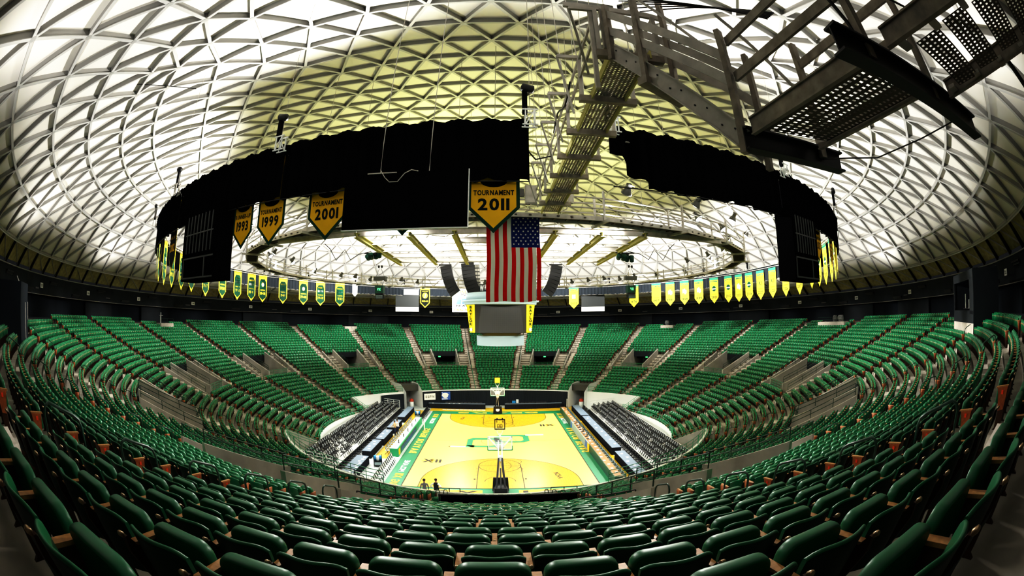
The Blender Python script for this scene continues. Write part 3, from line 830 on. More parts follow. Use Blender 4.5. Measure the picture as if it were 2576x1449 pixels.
def stack(items, V, F, Mi, flip=None):
    A = np.array([R(s[3]) for s in items]); rr = np.array([r_(s[1]) for s in items]); zz = np.array([zt(s[1]) for s in items])
    sx = np.ones(len(items)) if flip is None else np.array(flip)
    X = V[None, :, 0]*sx[:, None]; Y = V[None, :, 1]; Z = V[None, :, 2]
    ca, sa = np.cos(A)[:, None], np.sin(A)[:, None]
    # local +y points outward, local x follows the azimuth
    wx = BX + rr[:, None]*sa + X*ca + Y*sa; wy = rr[:, None]*ca - X*sa + Y*ca; wz = zz[:, None] + Z + 0*X
    co = np.stack([wx, wy, wz], 2).reshape(-1, 3)
    return co
def mass(name, groups, mats, **kw):
    cos = []; loops = []; starts = []; tot = []; mi = []; base = 0; ls = 0
    for items, V, F, Mi, flip in groups:
        co = stack(items, V, F, Mi, flip); n = len(items); nv = len(V)
        fl = np.array([a for t in F for a in t]); ft = np.array([len(t) for t in F])
        L = (fl[None, :] + (base + nv*np.arange(n))[:, None]).ravel()
        T = np.tile(ft, n); cos.append(co); loops.append(L); tot.append(T); mi.append(np.tile(np.array(Mi), n)); base += nv*n
    co = np.concatenate(cos); L = np.concatenate(loops); T = np.concatenate(tot); MI = np.concatenate(mi); S = np.concatenate([[0], np.cumsum(T)[:-1]])
    me = bpy.data.meshes.new(name); me.vertices.add(len(co)); me.vertices.foreach_set('co', co.ravel())
    me.loops.add(len(L)); me.loops.foreach_set('vertex_index', L); me.polygons.add(len(T)); me.polygons.foreach_set('loop_start', S); me.polygons.foreach_set('loop_total', T)
    for m in mats: me.materials.append(MATS[m])
    me.polygons.foreach_set('material_index', MI); me.update(); me.validate()
    o = bpy.data.objects.new(name, me); COL.objects.link(o); return tag(o, **kw)
ends = [(s, 1) for s in far if s[2] == s[4]-1] + [(s, -1) for s in far if s[2] == 0]
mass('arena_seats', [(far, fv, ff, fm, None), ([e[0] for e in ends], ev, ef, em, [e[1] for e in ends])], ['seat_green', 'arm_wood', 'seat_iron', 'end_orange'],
     label='the remaining thousands of green folding seats filling the whole arena bowl', cat='seats', kind='stuff')

# ------------------------------------------------------------------ aisle handrails (inverted U loops that step down the stairs)
def loop_mesh():
    mb = MB(); pts = [(0, 0.34, -0.02), (0, 0.34, 0.78), (0, 0.30, 0.88), (0, 0.20, 0.92), (0, -0.32, 0.72), (0, -0.44, 0.64), (0, -0.49, 0.52), (0, -0.49, -0.32)]
    mb.tube(pts, 0.026, 7); return mb
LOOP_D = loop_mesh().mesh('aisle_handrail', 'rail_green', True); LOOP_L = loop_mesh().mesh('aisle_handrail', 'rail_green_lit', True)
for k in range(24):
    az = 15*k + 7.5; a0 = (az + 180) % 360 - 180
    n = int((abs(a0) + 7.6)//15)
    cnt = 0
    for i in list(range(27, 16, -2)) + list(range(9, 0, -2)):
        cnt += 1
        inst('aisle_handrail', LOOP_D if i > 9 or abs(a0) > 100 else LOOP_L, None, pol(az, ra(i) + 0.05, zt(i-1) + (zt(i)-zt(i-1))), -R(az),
             label='green looped handrail, %s aisle from far centre, %s, %s from top' % (nth(n), side(a0), nth(cnt)), cat='handrail', group='loop handrails in the aisles')
# guardrails on top of the front walls
def front_rail(A, B, r, z, lab):
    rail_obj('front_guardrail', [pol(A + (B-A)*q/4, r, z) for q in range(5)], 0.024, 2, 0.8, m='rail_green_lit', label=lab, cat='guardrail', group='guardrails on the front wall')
for s in (-1, 1):
    for j in range(4):
        A = SIDE[0] + 0.3 + 13.4*j; front_rail(s*A, s*(A + 13.0), ra(-4) + 0.1, 1.15, 'green guardrail behind the riser, %s bay from far end, %s' % (nth(j+1), side(s)))
    front_rail(s*38.0, s*61.5, 21.56, 2.52, 'green guardrail on the corner wall beside the far tunnel, ' + side(s))
    front_rail(s*22.5, s*30.0, 21.56, 2.52, 'green guardrail between the far drape and the tunnel, ' + side(s))
    for j in range(3): front_rail(s*(116.5 + 15*j), s*(131 + 15*j), 21.56, 2.52, 'green guardrail on the near wall, %s bay from the riser, %s' % (nth(j+1), side(s)))
    for d in SIDE:
        rail_obj('stair_guardrail', [pol(s*d, 18.3 + 1.05*q, 0.62 + 0.40*q) for q in range(4)], 0.024, 3, 1.0, m='rail_green_lit', label='green four-bar guardrail stepping up the %s end of the side rows, %s' % ('far' if d < 90 else 'near', side(s)), cat='guardrail')
# the near platform: black cloth on a rail, with dark rails either side
o = empty('cloth_covered_rail', pol(180, 31.0, 5.4), label='long black cloth hung over the rail below the near seats', cat='rail', group=None)
mb = MB()
mb.grid([[Vector((x, 0.03*math.sin(x*9), z)) for z in (-0.35, 0.90)] for x in np.linspace(-2.05, 3.05, 60)]); mb.build('cloth', 'drape_black', o)
mb = MB(); mb.tube([(-2.1, 0, 0.92), (3.1, 0, 0.92)], 0.035, 6); mb.build('rail', 'rail_black', o)
for x in (-2.1, -0.4, 1.3, 3.1): MB().tube([(x, 0.05, -0.4), (x, 0.05, 0.92)], 0.03, 6).build('post', 'rail_black', o)
for s in (-1, 1):
    A = 180 - s*(4.9 if s > 0 else 4.0)
    rail_obj('crosswalk_rail', [pol(180 - s*(5.0 + 2.6*q), 31.0, LAND_Z) for q in range(3)] , 0.03, 2, 1.05, m='rail_black', label='dark cross rail between the black cloth and the portal on the %s' % side(s), cat='rail')
    mb = MB(); o = empty('picket_gate', pol(180 - s*5.4, 31.25, LAND_Z), -R(180), label='small dark picket gate beside the black cloth on the %s' % side(s), cat='gate')
    for q in range(9): MB().tube([(-0.55 + 0.14*q, 0, 0.02), (-0.55 + 0.14*q, 0, 0.85)], 0.018, 5).build('picket', 'rail_black', o)
    MB().tube([(-0.58, 0, 0.85), (0.6, 0, 0.85)], 0.02, 5).build('rail', 'rail_black', o); MB().tube([(-0.58, 0, 0.15), (0.6, 0, 0.15)], 0.02, 5).build('rail', 'rail_black', o)
    rail_obj('short_guardrail', [Vector((x, -21.0, 2.1)) for x in ((2.95, 3.75, 4.55) if s > 0 else (-3.8, -3.15, -2.5))], 0.03, 1, 0.55, m='rail_black', label='short black two-bar guardrail over the gold floor panel, %s' % side(s), cat='guardrail')
# ------------------------------------------------------------------ curtain ring hung from a circular truss
RC = 33.25
NSEG = 23; AZ0 = 178.1; STEP = 355.3/NSEG
def ring_z(az): return 18.62 + 0.55*(0.5 - 0.5*math.cos(R(az)))      # the ring hangs a little higher at the near end
for s in range(NSEG):
    a0 = AZ0 + STEP*s; a1 = a0 + STEP; mid = ((a0+a1)/2 + 180) % 360 - 180
    near_ = abs(mid) > 90
    h = 1.55 + 0.55*(0.5 - 0.5*math.cos(R(mid)))
    o = empty('drape_panel', pol(mid, RC, ring_z(mid)), label='%s drape panel of the ring curtain, %s, %s from far centre' % ('black' if near_ else 'dark', 'centre line' if abs(mid) < 8 or abs(mid) > 175 else side(mid), nth(int(abs(mid)//STEP) + 1)), cat='curtain', group='drapes of the hanging ring')
    O = Vector(o.location); mb = MB(); n = 90
    G = []
    for q in range(n+1):
        f = q/n; a = a0 + (a1-a0)*f
        wob = 0.07*math.sin(f*2*pi*15) + 0.03*math.sin(f*2*pi*37 + s)
        zt_ = ring_z(a) + 0.05*math.sin(f*2*pi*9 + s*1.3) + 0.03*abs(math.sin(f*2*pi*15))
        zb = zt_ - h - 0.035*abs(math.sin(f*pi*30)) + 0.03*math.sin(f*2*pi*2 + s)
        if s == NSEG-1 and f > 0.85: zb += (f-0.85)/0.15*1.2; wob += 0.2*math.sin(f*60)
        G.append([pol(a, RC + 0.12 + wob*0.3, zt_) - O, pol(a, RC + 0.18 + wob*0.5, zt_ - 0.15) - O, pol(a, RC + wob, zt_ - 0.4) - O, pol(a, RC + wob*1.1, (zt_+zb)/2) - O, pol(a, RC + wob*1.25, zb) - O])
    mb.grid(G); mb.build('drape', 'drape_black' if near_ else 'drape_blue', o, True)
    mb = MB(); mb.tube([pol(a0 + (a1-a0)*q/6, RC + 0.05, ring_z(a0 + (a1-a0)*q/6) - h - 0.02) - O for q in range(7)], 0.02, 5)
    mb.build('weight_pipe', 'steel_grey' if not near_ else 'black_metal', o)
# circular truss in short straight bays, one thing
t = empty('curtain_truss', (BX, 0, 19.0), label='circular box truss that the ring curtain hangs from', cat='truss')
mb = MB()
for s in range(NSEG):
    a0 = AZ0 + STEP*s; a1 = a0 + STEP
    for rr, dz_ in ((RC-0.28, -0.12), (RC-0.06, -0.12), (RC-0.28, -0.36), (RC-0.06, -0.36)):
        mb.bar(pol(a0, rr, ring_z(a0) + dz_) - t.location, pol(a1, rr, ring_z(a1) + dz_) - t.location, 0.045, 0.045)
mb.build('chord', 'steel_grey', t)
# chain hoists at every joint
for s in range(NSEG+1):
    a = AZ0 + STEP*s; z = ring_z(a); am = (a + 180) % 360 - 180
    o = empty('chain_hoist', pol(a, RC + 0.42, z), -R(a), label='black chain hoist on the truss at the %s joint from far centre, %s' % (nth(int(abs(am)//STEP) + 1), side(am)), cat='hoist', group='chain hoists of the ring truss')
    MB().lathe([(0.02, -0.22), (0.14, -0.18), (0.14, 0.20), (0.04, 0.24)], 12, (0.05, 0.05, 1.05), Matrix.Rotation(R(75), 3, 'Y')).build('motor', 'black_metal', o, True)
    MB().box((0.16, 0, 0.55), (0.16, 0.16, 0.9)).build('chain_bag', 'black_cloth', o)
    m = MB()
    for x in (-0.15, 0.15):
        for y in (-0.12, 0.12): m.bar((x, y, -0.35), (x, y, 0.25), 0.04, 0.04)
    for zz in (-0.33, 0.22): 
        for y in (-0.12, 0.12): m.bar((-0.25, y, zz), (0.25, y, zz), 0.04, 0.04)
    m.bar((-0.15, -0.12, -0.33), (0.15, -0.12, 0.22), 0.03, 0.03); m.bar((0.15, 0.12, -0.33), (-0.15, 0.12, 0.22), 0.03, 0.03)
    m.build('truss_frame', 'rail_white' if s in (0, 1, 4, NSEG, NSEG-1, NSEG-3, NSEG-4) else 'steel_grey', o)
    MB().tube([(0, 0, 0.2), (0, 0, 4.5 + 5*(0.5+0.5*0))], 0.012, 4).build('chain', 'steel_grey', o)

# ------------------------------------------------------------------ banners
def banner_outline(w, h, notch=False):
    return [(-w/2, 0), (w/2, 0), (w/2, -h + w*0.5), (0, -h), (-w/2, -h + w*0.5)]
def banner(az, ztop, w, h, face, layers, label, r=RC - 0.12, group=None, texts=(), sag=None):
    """a pennant hung on the ring; face=-1 faces the arena centre, +1 faces outward"""
    rz = -R(az) + (0 if face < 0 else pi)
    o = empty('pennant_banner', pol(az, r, ztop), rz, label=label, cat='banner', group=group)
    y = 0.0
    for nm, ins, m in layers:
        pts = banner_outline(w, h)
        if ins:
            k = ins; pts = [(-w/2+k, -k*0.6), (w/2-k, -k*0.6), (w/2-k, -h + w*0.5 - k*0.0 + k*0.25), (0, -h + k*1.45), (-w/2+k, -h + w*0.5 + k*0.25)]
        mb = MB(); mb.prism([(x, y, z) for x, z in pts], (0, -0.006, 0)); mb.build(nm, m, o); y -= 0.010
    for item in texts:
        kind = item[0]; mb = MB()
        if kind == 't':
            _, s, z, hh, ww, m = item[:6]; text_into(mb, s, (0, y - 0.004, z), (1, 0, 0), (0, 0, 1), hh, ww, arc=item[6] if len(item) > 6 else None); mb.build('lettering', m, o)
        elif kind == 'b':
            _, x0, x1, z0, z1, m = item; mb.prism([(x0, y, z0), (x1, y, z0), (x1, y, z1), (x0, y, z1)], (0, -0.004, 0)); mb.build('colour_band', m, o)
        elif kind == 'c':
            _, z, rr, m, sx = item; mb.prism([(sx*rr*math.cos(2*pi*q/20), y, z + rr*math.sin(2*pi*q/20)) for q in range(20)], (0, -0.004, 0)); mb.build('emblem_disc', m, o); y -= 0.006
        elif kind == 'p':
            _, pts, m = item; mb.prism([(x, y, z) for x, z in pts], (0, -0.004, 0)); mb.build('emblem', m, o)
    return o
HZ = 3.72
def old_style(az, yr, zt_, kind, w):
    d = 0.0
    T = [('t', 'BAYLOR', -0.28, 0.2, w*0.72, 'gold', 0.05), ('t', 'CHAMPIONS' if kind == 'band' else 'BASKETBALL', -2.05, 0.16, w*0.58, 'yellow'), ('t', yr, -2.5, 0.36, w*0.62, 'yellow')]
    arch = [(-w*0.33, -2.9), (w*0.33, -2.9), (w*0.33, -0.95), (w*0.22, -0.62), (-w*0.22, -0.62), (-w*0.33, -0.95)]
    lay = [('cloth', 0, 'yellow')]
    tx = [('p', [(-w*0.40, -3.0), (0, -3.42), (w*0.40, -3.0), (w*0.40, -0.95), (w*0.24, -0.55), (-w*0.24, -0.55), (-w*0.40, -0.95)][::-1], 'banner_green')]
    tx += [('p', [(x*0.86, z*0.9 - 0.05) for x, z in [(-w*0.36, -1.95), (w*0.36, -1.95), (w*0.36, -0.95), (w*0.22, -0.68), (-w*0.22, -0.68), (-w*0.36, -0.95)]], 'banner_mid')]
    if kind == 'band': tx += [('b', -w*0.30, w*0.30, -1.05, -0.85, 'yellow'), ('b', -w*0.31, w*0.31, -1.62, -1.32, 'banner_white'), ('t', 'SWC', -1.47, 0.2, w*0.5, 'banner_green')]
    else: tx += [('c', -1.3, 0.33, 'yellow', 1.0), ('c', -1.3, 0.25, 'banner_white', 1.0)]
    return banner(az, zt_, w, HZ, -1, lay, 'yellow and green pennant reading %s with %s, %s' % (yr, 'white band' if kind == 'band' else 'round emblem', old_style.note), texts=tx + T, group='older pennants on the scorer table side')
W_ = 1.72
for az, yr, zt_, kind, note in ((-97.7, '1987', 18.66, 'band', 'furthest from far centre'), (-90.4, '1950', 18.66, 'disc', 'next after 1987'), (-84.3, '1951', 18.66, 'band', 'beside 1950'), (-78.9, '1941', 18.62, 'band', 'beside 1951'),
                             (-74.7, '1948', 18.58, 'disc', 'narrow disc one'), (-67.4, '1948', 18.56, 'band', 'first of its pair'), (-60.3, '1948', 18.54, 'disc', 'beside two band pennants'), (-54.5, '1948', 18.54, 'band', 'beside 1932'), (-48.1, '1932', 18.56, 'band', 'whitest of them')):
    old_style.note = note; old_style(az, yr, zt_, kind, W_)
banner(-43.2, 18.5, 0.95, 2.0, -1, [('cloth', 0, 'banner_white')], 'small white pennant without lettering beside the 1932 pennant')
def new_style(az, yr, zt_, kind, note, w=W_):
    T = [('b', -w/2, w/2, -0.34, 0.0, 'banner_top'), ('p', [(-w*0.44, -0.62), (-w*0.33, -0.40), (w*0.33, -0.40), (w*0.44, -0.62)][::-1], 'banner_top'), ('p', [(-w*0.36, -0.75), (-w*0.26, -0.5), (w*0.26, -0.5), (w*0.36, -0.75)][::-1], 'yellow'),
         ('t', 'BAYLOR', -0.45, 0.17, w*0.66, 'gold', 0.05), ('t', 'LADY BEARS', -0.92, 0.11, w*0.55, 'gold'), ('t', yr, -2.75, 0.34, w*0.66, 'banner_green')]
    if kind == 'state': T += [('p', [(-0.36, -1.9), (-0.36, -1.3), (-0.1, -1.35), (-0.1, -1.2), (0.12, -1.2), (0.12, -1.38), (0.4, -1.42), (0.4, -1.85), (0.1, -2.05), (-0.1, -1.8)], 'banner_white')]
    if kind == 'ball': T += [('c', -1.55, 0.40, 'banner_mid', 1.0), ('c', -1.55, 0.32, 'banner_green', 1.0), ('b', -0.38, 0.38, -1.66, -1.52, 'banner_white')]
    if kind == 'xii': T += [('t', 'XII', -1.55, 0.5, 0.85, 'banner_green'), ('t', 'CHAMPIONS', -2.3, 0.13, w*0.6, 'gold')]
    if kind == 'mark': T += [('b', -0.3, 0.3, -1.95, -1.3, 'banner_white'), ('t', 'W', -1.62, 0.4, 0.42, 'banner_black')]
    T += [('t', 'TOURNAMENT', -2.32, 0.11, w*0.6, 'gold')] if kind in ('ball', 'state', 'plain') else []
    banner(az, zt_, w, 3.66, -1, [('cloth', 0, 'yellow')], 'yellow pennant reading %s with %s' % (yr, note), texts=T, group='newer pennants on the press table side')
new_style(42.7, '1976', 18.4, 'plain', 'no emblem, behind the small hanging scoreboard')
new_style(50.0, '1977', 18.4, 'plain', 'no emblem, beside 1981')
new_style(54.6, '1981', 18.4, 'state', 'white state shape, beside 1977')
new_style(59.4, '1998', 18.4, 'state', 'white state shape, beside 1999')
new_style(64.3, '1999', 18.4, 'state', 'white state shape, beside 2001')
new_style(69.6, '2001', 18.38, 'ball', 'green ball, widest of its row')
new_style(74.7, '2002', 18.38, 'ball', 'green ball, beside 2001', 1.55)
new_style(78.5, '2003', 18.38, 'state', 'white state shape, beside 2004', 1.5)
new_style(82.4, '2004', 18.4, 'ball', 'green ball, beside 2005', 1.6)
new_style(86.8, '2005', 18.42, 'xii', 'Roman numeral, beside 2004')
new_style(91.7, '2005', 18.48, 'xii', 'Roman numeral, beside 2006')
new_style(97.3, '2006', 18.48, 'ball', 'green ball, beside the black box')
new_style(103.6, '2007', 18.5, 'ball', 'green ball, behind the black box')
new_style(23.8, '2005', 18.46, 'mark', 'black square mark, beside the projection screen')
banner(-20.9, 18.64, 1.72, 3.66, -1, [('cloth', 0, 'yellow'), ('inner_cloth', 0.14, 'banner_black')], 'yellow bordered dark pennant with a gold disc beside the projection screen',
       texts=[('b', -0.72, 0.72, -0.62, -0.06, 'yellow'), ('t', 'BAYLOR', -0.36, 0.26, 1.25, 'banner_green', 0.04), ('t', 'VOICE OF BEARS', -0.85, 0.1, 1.1, 'yellow'), ('c', -1.55, 0.5, 'yellow', 0.95), ('p', [(-0.12, -1.9), (0.08, -1.25), (0.2, -1.3), (0.0, -1.95)], 'banner_white'), ('t', '1953-93', -2.5, 0.24, 1.1, 'yellow')])
for az, yr, w in ((110, '2008', 1.7), (114.5, '2009', 1.7), (119, '2010', 1.7), (124, '2010', 1.7), (128.5, '2011', 1.7), (134, '2012', 1.7), (139.5, '2012', 1.7)):
    new_style(az, yr, 18.9, 'xii' if yr == '2012' else 'ball', 'its edge turned to the camera, %s from the black box' % nth(int((az-105)//4.6)), w)
for az, yr in ((-104.5, '1988'), (-110, '1971'), (-116, '1970'), (-122, '1969'), (-128, '1950'), (-134, '1949')):
    old_style.note = 'edge toward the camera'; old_style(az, yr, 18.9, 'band', W_)
# big gold pennants on the outside of the near curtain
def big(az, top, year, label, h=3.55, w=1.62, line='TOURNAMENT', zt_=19.0):
    T = [('p', [(0.42*math.cos(pi*q/10), -1.86 - 0.20*math.sin(pi*q/10)) for q in range(11)], 'drape_black'), ('t', line, -2.24, 0.165, w*0.78, 'banner_black', 0.0), ('t', year, -2.62, 0.37, w*0.60, 'banner_black')]
    return banner(az, zt_, w, h, 1, [('cloth', 0, 'banner_green'), ('gold_cloth', 0.11, 'gold')], label, r=RC - 0.28, texts=T)
big(180.0, 19.0, '2011', 'gold pennant reading TOURNAMENT 2011 in front of the flag')
big(-170.0, 19.0, '2001', 'gold pennant reading TOURNAMENT 2001 beside the black screen')
big(-165.3, 19.0, '1999', 'gold pennant reading TOURNAMENT 1999', w=1.5)
big(-162.3, 19.0, '1993', 'gold pennant reading RUNNER-UP 1993 beside the louvred black box', line='RUNNER-UP', w=1.3)
big(-175.0, 19.0, '2008', 'gold pennant almost hidden behind the black screen, only its tip showing')
def dark_big(az, yr, label, w=1.5):
    T = [('c', -1.6, 0.2, 'gold', 1.0), ('t', 'BIG XII', -2.05, 0.16, w*0.6, 'gold'), ('t', yr, -2.6, 0.40, w*0.62, 'gold')]
    return banner(az, 18.95, w, 3.9, 1, [('border_cloth', 0, 'yellow'), ('cloth', 0.07, 'banner_black')], label, r=RC - 0.3, texts=T)
dark_big(-139.5, '2011', 'dark green pennant with gold 2011 at the turn of the curtain'); dark_big(-148.0, '2012', 'dark green pennant with gold 2012 beside the louvred black box')
big(149.0, 19.0, '2012', 'gold pennant reading CHAMPIONS 2012 next to the black box', line='CHAMPIONS', w=1.4); big(142.0, 19.0, '2012', 'gold pennant reading CHAMPIONS 2012 at the outer turn of the curtain', line='CHAMPIONS', w=1.4)

# louvred black boxes hung under the curtain on either side
def black_box(a0, a1, z0, z1, label):
    am = (a0+a1)/2; A = pol(a0, RC + 0.1, 0); B = pol(a1, RC + 0.1, 0); W = (B-A).length
    o = empty('louvred_box', (A+B)/2 + Vector((0, 0, z1)), math.atan2((B-A).y, (B-A).x), label=label, cat='box'); H = z1 - z0
    MB().box((0, 0, -H/2), (W, 0.9, H)).build('housing', 'drape_black', o)
    for s in (-1, 1):
        m = MB()
        for q in range(8): m.box((-W*0.36 + W*0.72*q/7, s*0.47, -H*0.36), (0.035, 0.05, H*0.52))
        m.box((0, s*0.475, -H*0.36), (W*0.82, 0.03, 0.05)); m.build('louvre', 'lamp_body', o)
        m = MB(); 
        for x0, x1, z0_, z1_ in ((-W*0.45, W*0.45, -H*0.68, -H*0.70), (-W*0.45, W*0.45, -H*0.95, -H*0.97), (-W*0.45, -W*0.43, -H*0.97, -H*0.68), (W*0.2, W*0.22, -H*0.97, -H*0.68)):
            m.box(((x0+x1)/2, s*0.46, (z0_+z1_)/2), (abs(x1-x0), 0.03, abs(z1_-z0_)))
        m.build('panel_trim', 'lamp_body', o)
black_box(-155.3, -161.0, 14.25, 17.4, 'black louvred box hung under the curtain next to the 1993 pennant')
black_box(158.3, 153.4, 14.25, 17.4, 'louvred black box under the curtain, beside the gold CHAMPIONS pennants')

# the back of a big black screen on two cables
o = empty('screen_back', (-2.92, -34.35, 17.0), label='back of a large black projection screen hung on two cables', cat='screen')
m = MB(); m.box((0, 0, -0.8), (3.72, 0.08, 1.66)); m.build('panel', 'drape_black', o)
m = MB(); m.box((1.87, 0, -0.76), (0.03, 0.10, 1.72)); m.box((0, 0, -1.64), (3.76, 0.10, 0.03)); m.build('frame', 'rail_white', o)
m = MB(); m.box((-0.7, -0.05, 0.05), (0.9, 0.05, 0.03)); m.build('spreader_bar', 'steel_grey', o)
for x in (-0.75, 0.72): MB().tube([(x, -0.05, 0.06), (x + 0.02, -0.05, 1.0), (x + 0.25, 0.5, 11.5)], 0.014, 5).build('cable', 'steel_grey', o)
MB().tube([(-0.75, -0.08, 0.15), (-0.6, -0.1, -0.1), (-0.45, -0.1, -0.25), (-0.2, -0.1, -0.25), (0.0, -0.1, 0.0), (0.2, -0.1, 0.1), (0.4, -0.1, 0.05)], 0.014, 5).build('loose_cable', 'steel_grey', o)

# the flag
o = empty('hanging_flag', (0.62, -24.2, 18.05), label='large American flag hung vertically above the scoreboard', cat='flag')
FW, FH = 2.62, 4.28; sw = FW/13
def wave(x, z): return 0.05*math.sin(x*5.5 + z*0.6) + 0.035*math.sin(x*11 - z*0.9)
for q in range(13):
    x0 = -FW/2 + sw*q; top = 0 if x0 < -FW/2 + 6*sw - 0.01 else -FH*0.385
    mb = MB(); mb.grid([[(x + 0.02*math.sin(z*2) + (0.03 if q == 12 else 0)*z*-0.2, wave(x, z), z - (0.03*math.sin(x*4) if z < -FH+0.1 else 0)) for z in np.linspace(top, -FH, 14)] for x in np.linspace(x0, x0 + sw, 4)]); mb.build('stripe', 'flag_red' if q % 2 == 0 else 'flag_white', o, True)
mb = MB(); x0 = -FW/2 + 6*sw; mb.grid([[(x + 0.02*math.sin(z*2), wave(x, z), z) for z in np.linspace(0, -FH*0.385, 8)] for x in np.linspace(x0, FW/2, 12)]); can = mb.build('canton', 'flag_blue', o, True)
mb = MB(); cw = FW/2 - x0; ch = FH*0.385
def star(x, z, r):
    mb.poly([(x + (r if q % 2 == 0 else r*0.42)*math.sin(pi*q/5), wave(x, z) - 0.04, z + (r if q % 2 == 0 else r*0.42)*math.cos(pi*q/5)) for q in range(10)])
for c_ in range(9):
    nrow = 6 if c_ % 2 == 0 else 5
    for r__ in range(nrow): star(x0 + cw*(r__ + (0.5 if c_ % 2 == 0 else 1.0))/6, -ch*(c_ + 1)/10, 0.058)
mb.build('stars', 'flag_white', can)
MB().tube([(-FW/2 - 0.05, 0, 0.03), (FW/2 + 0.05, 0, 0.03)], 0.03, 6).build('pole', 'steel_grey', o)

# ------------------------------------------------------------------ centre-hung scoreboard
o = empty('scoreboard', (0.27, 0, 10.4), label='centre-hung scoreboard with yellow corner panels and a round blue-grey top ring', cat='scoreboard')
HWID = 2.55
for rz in (0, pi/2, pi, -pi/2):
    Mz = Matrix.Rotation(rz, 3, 'Z')
    m = MB(); m.box(Mz @ Vector((0, -2.6, 2.64)), (5.05, 0.16, 2.66), rz); m.build('screen', 'screen_grey', o)
    m = MB()
    for q in range(26): m.box(Mz @ Vector((-2.45 + 0.196*q, -2.685, 2.64)), (0.012, 0.012, 2.6), rz)
    for q in range(14): m.box(Mz @ Vector((0, -2.685, 1.4 + 0.19*q)), (5.0, 0.012, 0.012), rz)
    m.build('screen_grid', 'lamp_body', o)
    # corner pylons with vertical lettering
    for s in (-1, 1):
        P = [(s*2.62, -2.62, 3.98), (s*3.22, -2.62, 3.98), (s*2.92, -2.62, 1.32), (s*2.62, -2.62, 1.32)]
        m = MB(); m.prism([Mz @ Vector(p) for p in P], Mz @ Vector((0, 0.2, 0))); py = m.build('corner_panel', 'yellow', o)
        m = MB(); text_into(m, 'BAYLOR', Mz @ Vector((s*2.83, -2.65 - 0.02, 2.95)), Mz @ Vector((1, 0, 0)), (0, 0, 1), 0.24, 1.95, vertical=True); m.build('lettering', 'banner_green', py)
        m = MB(); m.poly([Mz @ Vector((s*2.80 + (0.22 if q % 2 == 0 else 0.1)*math.sin(pi*q/6), -2.65 - 0.01, 1.62 + (0.26 if q % 2 == 0 else 0.14)*math.cos(pi*q/6))) for q in range(12)]); m.build('emblem', 'banner_white', py)
# curved lower deflector and its dark inside
m = MB(); G = []
for q in range(41):
    a = -pi*0.95/2 - pi/2 + pi*0.95*q/40
m = MB(); G = [[Vector((2.37*math.cos(2*pi*q/48), 2.37*math.sin(2*pi*q/48), z)) for z in (0.0, 1.0)] for q in range(49)]; m.grid(G); m.build('lower_ring', 'board_panel', o, True)
m = MB(); m.lathe([(2.3, 1.02), (2.9, 1.28), (1.2, 1.3)], 4, (0, 0, 0), Matrix.Rotation(pi/4, 3, 'Z')); m.build('soffit', 'black_metal', o)
m = MB(); m.lathe([(3.55, 4.02), (3.62, 4.1), (3.62, 4.28), (3.85, 4.33), (3.85, 4.45), (3.6, 4.5), (3.4, 4.5)], 48); m.build('rim', 'board_blue', o, True)
m = MB(); m.lathe([(3.42, 4.48), (3.42, 5.18), (3.36, 5.2), (3.3, 5.18)], 48); m.build('upper_ring', 'board_panel', o, True)
m = MB()
for q in range(4):
    a = pi/4 + q*pi/2; m.tube([(1.6*math.cos(a), 1.6*math.sin(a), 4.5), (1.3*math.cos(a), 1.3*math.sin(a), 9.5)], 0.02, 5)
m.build('hoist_cables', 'steel_grey', o)
m = MB(); m.box((-1.75, -2.2, 5.55), (0.5, 0.1, 0.8)); m.box((-0.9, -2.3, 5.45), (0.35, 0.1, 0.75)); m.build('small_panel', 'fascia_dark', o)
m = MB(); text_into(m, 'W', (-1.75, -2.27, 5.6), (1, 0, 0), (0, 0, 1), 0.55, 0.4); m.build('lettering', 'sign_white', o)

# white advertising board hung behind the scoreboard
o = empty('hanging_sign', (-5.3, 29.5, 14.3), label='white hanging sign with blue and gold print behind the scoreboard', cat='sign')
MB().box((0, 0, 2.0), (3.95, 0.06, 4.0)).build('panel', 'sign_white', o)
for s, z, h, w, m_ in (('BASKET', 3.4, 0.55, 2.6, 'gold'), ('FINAL FOUR', 0.4, 0.38, 3.1, 'gold'), ('BEARS', 1.05, 0.3, 2.6, 'banner_black')):
    m = MB(); text_into(m, s, (0 if z < 3 else -0.4, -0.05, z), (1, 0, 0), (0, 0, 1), h, w, arc=0.0); m.build('lettering', m_, o)
m = MB(); text_into(m, 'HUNTER', (0.7, -0.06, 2.95), (1, 0, 0), (0, 0, 1), 0.5, 2.2); m.build('lettering', 'banner_black', o)
m = MB(); m.lathe([(0.28, 0), (0.28, 0.03)], 14, (-0.85, -0.05, 2.35), Matrix.Rotation(pi/2, 3, 'X')); m.prism([(-1.3, -0.05, 1.3), (-0.5, -0.05, 1.3), (-0.4, -0.05, 2.1), (-1.15, -0.05, 2.05)], (0, -0.03, 0)); m.prism([(-0.3, -0.05, 1.35), (0.5, -0.05, 1.35), (0.5, -0.05, 2.2), (-0.3, -0.05, 2.2)], (0, -0.02, 0)); m.build('emblem', 'led_blue', o)

# projection screens
for s, x, y in ((-1, -15.1, 29.6), (1, 16.35, 30.0)):
    o = empty('projection_screen', (x, y, 14.3), math.atan2(-x, y)*0.35, label='white-bordered projection screen hung on the %s' % side(s), cat='screen', group='projection screens')
    MB().box((0, 0, 1.85), (4.05, 0.05, 3.7)).build('screen_cloth', 'sign_white', o); MB().box((0, -0.03, 1.8), (4.06, 0.03, 2.05)).build('dark_image_area', 'screen_mid', o)
    m = MB(); m.tube([(-2.1, 0, 3.75), (2.1, 0, 3.75)], 0.07, 8); m.build('roller', 'rail_white', o)
    for q in (-1.4, 1.4): MB().tube([(q, 0, 3.75), (q, 0, 4.9)], 0.015, 4).build('cable', 'steel_grey', o)
